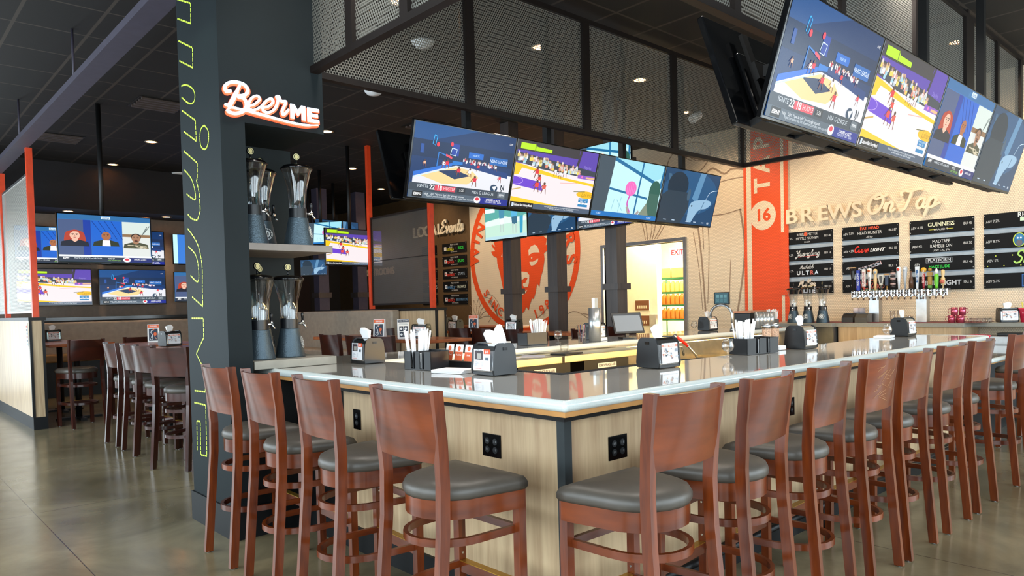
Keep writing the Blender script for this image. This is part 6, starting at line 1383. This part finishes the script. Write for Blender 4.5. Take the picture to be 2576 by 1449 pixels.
for i in range(8):
    bm = NB(); lathe(bm, [(0, 0), (.022, 0), (.026, .06), (.024, .06), (.02, .005), (0, .005)], 16, 9.98+.065*(i % 2), 2.73-.062*(i//2) if i < 8 else 0, 1.101+0*.062); tag(obj('shot_glass', bm, GLASS), 'small clear glass in the cluster right of the copper mugs', 'glass', 'small glasses on the back counter')
nap(1, (10.28, 2.42, 1.101), -60, 'napkin dispenser on the back counter left of the red bucket')
t = thing('red_bucket', 'red plastic bucket with white lettering on the back counter', 'bucket', (10.30, 2.22, 1.101))
bm = NB(); lathe(bm, [(0, 0), (.068, 0), (.085, .15), (.092, .155), (.092, .165), (.080, .165), (.064, .006), (0, .006)], 24); obj('pail', bm, REDP, t)
q = Pic(1, 1); q.text('SANITIZER', 0, .02, .016, '#ffd8de'); q.text('ONLY', 0, -.01, .014, '#ffd8de'); q.text('W   W', 0, -.035, .014, '#ffd8de'); obj('lettering', q.mesh(PAINT), PAINT, t, mat=frm((-.0835, .0, .09), (0, -1, 0), (0, 0, 1)))
for i, (dy, c) in enumerate(((.03, '#d8cf5a'), (-.03, '#4a4648'))):
    bm = NB(); tube(bm, [(10.30, 2.22+dy, 1.12), (10.31, 2.22+dy*2.0, 1.34)], .006, 8); tag(obj('brush_handle', bm, plain('brush_%d' % i, c, .5)), '%s brush handle sticking out of the red bucket' % ('yellow', 'dark')[i], 'brush')
t = thing('red_bucket', 'tall bright red bucket with a wire handle standing on the lowered counter', 'bucket', (7.93, 2.10, .851))
bm = NB(); lathe(bm, [(0, 0), (.075, 0), (.092, .19), (.10, .195), (.10, .205), (.088, .205), (.07, .006), (0, .006)], 26); obj('pail', bm, REDP, t)
bm = NB(); tube(bm, [(-.06, -.075, .19), (-.05, -.092, .14), (0, -.098, .11), (.06, -.085, .13)], .002, 6); obj('wire_handle', bm, STEEL, t)
# wall touch panel by the banner
t = thing('wall_tablet', 'small black wall tablet mounted on the tiles left of the orange banner', 'tablet', mat=WM @ T(-6.47, 1.48, 0))
bm = NB(); box(bm, -.14, .14, -.10, .10, 0, .02, bev=.004); obj('case', bm, BLACK, t)
q = Pic(.25, .17); q.rect(-.5, -.5, .5, .5, '#3f5f68'); [q.rect(-.4+.28*(i % 3), -.35+.4*(i//3), -.18+.28*(i % 3), -.05+.4*(i//3), '#6f9aa0', same=True) for i in range(6)]; obj('display', q.mesh(PAINTE), PAINTE, t, mat=T(0, 0, .0205))
# ================================================================== kitchen store seen through the doorway
t = thing('wire_shelf', 'green wire shelf unit of orange sauce jugs in the lit kitchen', 'shelf')
SX0, SX1, SY0, SY1 = 11.9, 12.3, 8.02, 8.78
GRN = plain('green_wire', '#1f6a3c', .4)
for x in (SX0, SX1):
    for y in (SY0, SY1): bm = NB(); cyl(bm, .014, 0, 2.0, x, y, seg=10); obj('post', bm, GRN, t)
for z in (.45, .80, 1.10, 1.38, 1.63, 1.91):
    bm = NB(); 
    for k in range(12): box(bm, SX0, SX1, SY0+(SY1-SY0)*k/11-.003, SY0+(SY1-SY0)*k/11+.003, z-.003, z+.003)
    for x in (SX0, SX1): box(bm, x-.006, x+.006, SY0, SY1, z-.03, z+.003)
    obj('wire_tier', bm, GRN, t)
JUG = mesh((lambda b: (lathe(b, [(0, 0), (.048, 0), (.05, .01), (.05, .16), (.035, .185), (.025, .19), (.025, .21), (0, .21)], 18), b)[1])(NB()), [plain('orange_sauce_jug', '#e0862c', .35)])
JUG2 = mesh((lambda b: (lathe(b, [(0, 0), (.048, 0), (.05, .01), (.05, .16), (.035, .185), (.025, .19), (.025, .21), (0, .21)], 18), b)[1])(NB()), [plain('yellow_sauce_jug', '#e6cf6a', .35)])
for r, (z, me) in enumerate(((1.104, JUG), (1.384, JUG), (1.634, JUG2))):
    for k in range(7):
        o = bpy.data.objects.new('sauce_jug', me); COL.objects.link(o); o.location = (SX0+.09, SY0+.07+.104*k, z); tag(o, '%s sauce jug on the %s tier of the kitchen shelf' % (('orange', 'orange', 'yellow')[r], ('low', 'middle', 'upper')[r]), 'jug', 'sauce jugs, %s tier' % ('low', 'middle', 'upper')[r])
for i, y in enumerate((8.24, 8.59)):
    bm = NB(); box(bm, SX0+.04, SX1-.04, y-.16, y+.16, 1.914, 2.10, bev=.004); tag(obj('cardboard_box', bm, plain('cardboard_%d' % i, '#c99a5a', .7)), 'brown cardboard box on top of the kitchen shelf, %s one' % ('right', 'left')[i], 'box', 'cardboard boxes')
t = thing('exit_sign', 'small red EXIT sign glowing above the kitchen shelf', 'sign', mat=frm((12.9, 8.92, 2.47), (0, -1, 0), (0, 0, 1)))
bm = NB(); box(bm, -.19, .19, -.11, .11, -.03, 0, bev=.004); box(bm, -.01, .01, .11, .64, -.02, -.005); obj('case', bm, plain('pinkish_white', '#f0c8b0', .5), t)
q = Pic(1, 1); q.text('EXIT', 0, 0, .15, '#f0304a', bold=.03); obj('letters', q.mesh(PAINTE), PAINTE, t, mat=T(0, 0, .001))
for i, z in enumerate((1.38, 1.08)):
    q = Pic(.34, .20); q.rect(-.5, -.5, .5, .5, '#7a4a2a'); 
    for k in range(5): q.rect(-.35+.15*k, -.3, -.28+.15*k, .0, '#e8dcb8')
    bm = NB(); box(bm, -.17, .17, -.10, .10, -.01, 0); o = obj('wall_poster', bm, WHITE, mat=frm((11.58, 8.85, z), (0, -1, 0), (0, 0, 1))); obj('printing', q.mesh(PAINT), PAINT, o, mat=T(0, 0, .001)); tag(o, 'small brown notice on the cream kitchen partition, %s one' % ('upper', 'lower')[i], 'poster')
# restrooms lettering on the far wall behind the grey screen
bm = NB(); solid_text(bm, 'RESTROOMS', 0, 0, .26, 0, .03, bold=.01)
tag(obj('wall_lettering', bm, plain('pale_brown_letters', '#c7a27c', .5, emit=.15), mat=frm((10.57, 16.8, 2.42), (0, -1, 0), (0, 0, 1))), 'pale RESTROOMS letters on the far wall behind the grey perforated screen', 'sign')  # letter paint given a faint glow of its own
for x, lb in ((9.6, 'left'), ):
    bm = NB(); box(bm, 6.6, 7.9, 18.9, 18.99, 0, 2.3); o = obj('door_2', bm, plain('door_black', '#0c0b0c', .4)); o['kind'] = 'structure'
bm = NB(); box(bm, 8.4, 9.6, 18.9, 18.99, 0, 2.3); o = obj('door_3', bm, plain('door_brown', '#3a2014', .4)); o['kind'] = 'structure'
q = Pic(.10, .30); q.rect(-.5, -.5, .5, .5, '#e8eaec'); 
for k in range(6): q.rect(-.35, -.45+.15*k, .35, -.36+.15*k, ('#8a9aa4', '#4a5258', '#c8584a')[k % 3])
bm = NB(); box(bm, -.05, .05, -.15, .15, 0, .003); o = obj('posted_notice', bm, WHITE, mat=frm((1.689, 11.1, 1.22), (0, -1, 0), (0, 0, 1))); obj('printing', q.mesh(PAINT), PAINT, o, mat=T(0, 0, .004)); tag(o, 'narrow printed notice on the oak half wall at the left edge', 'notice')
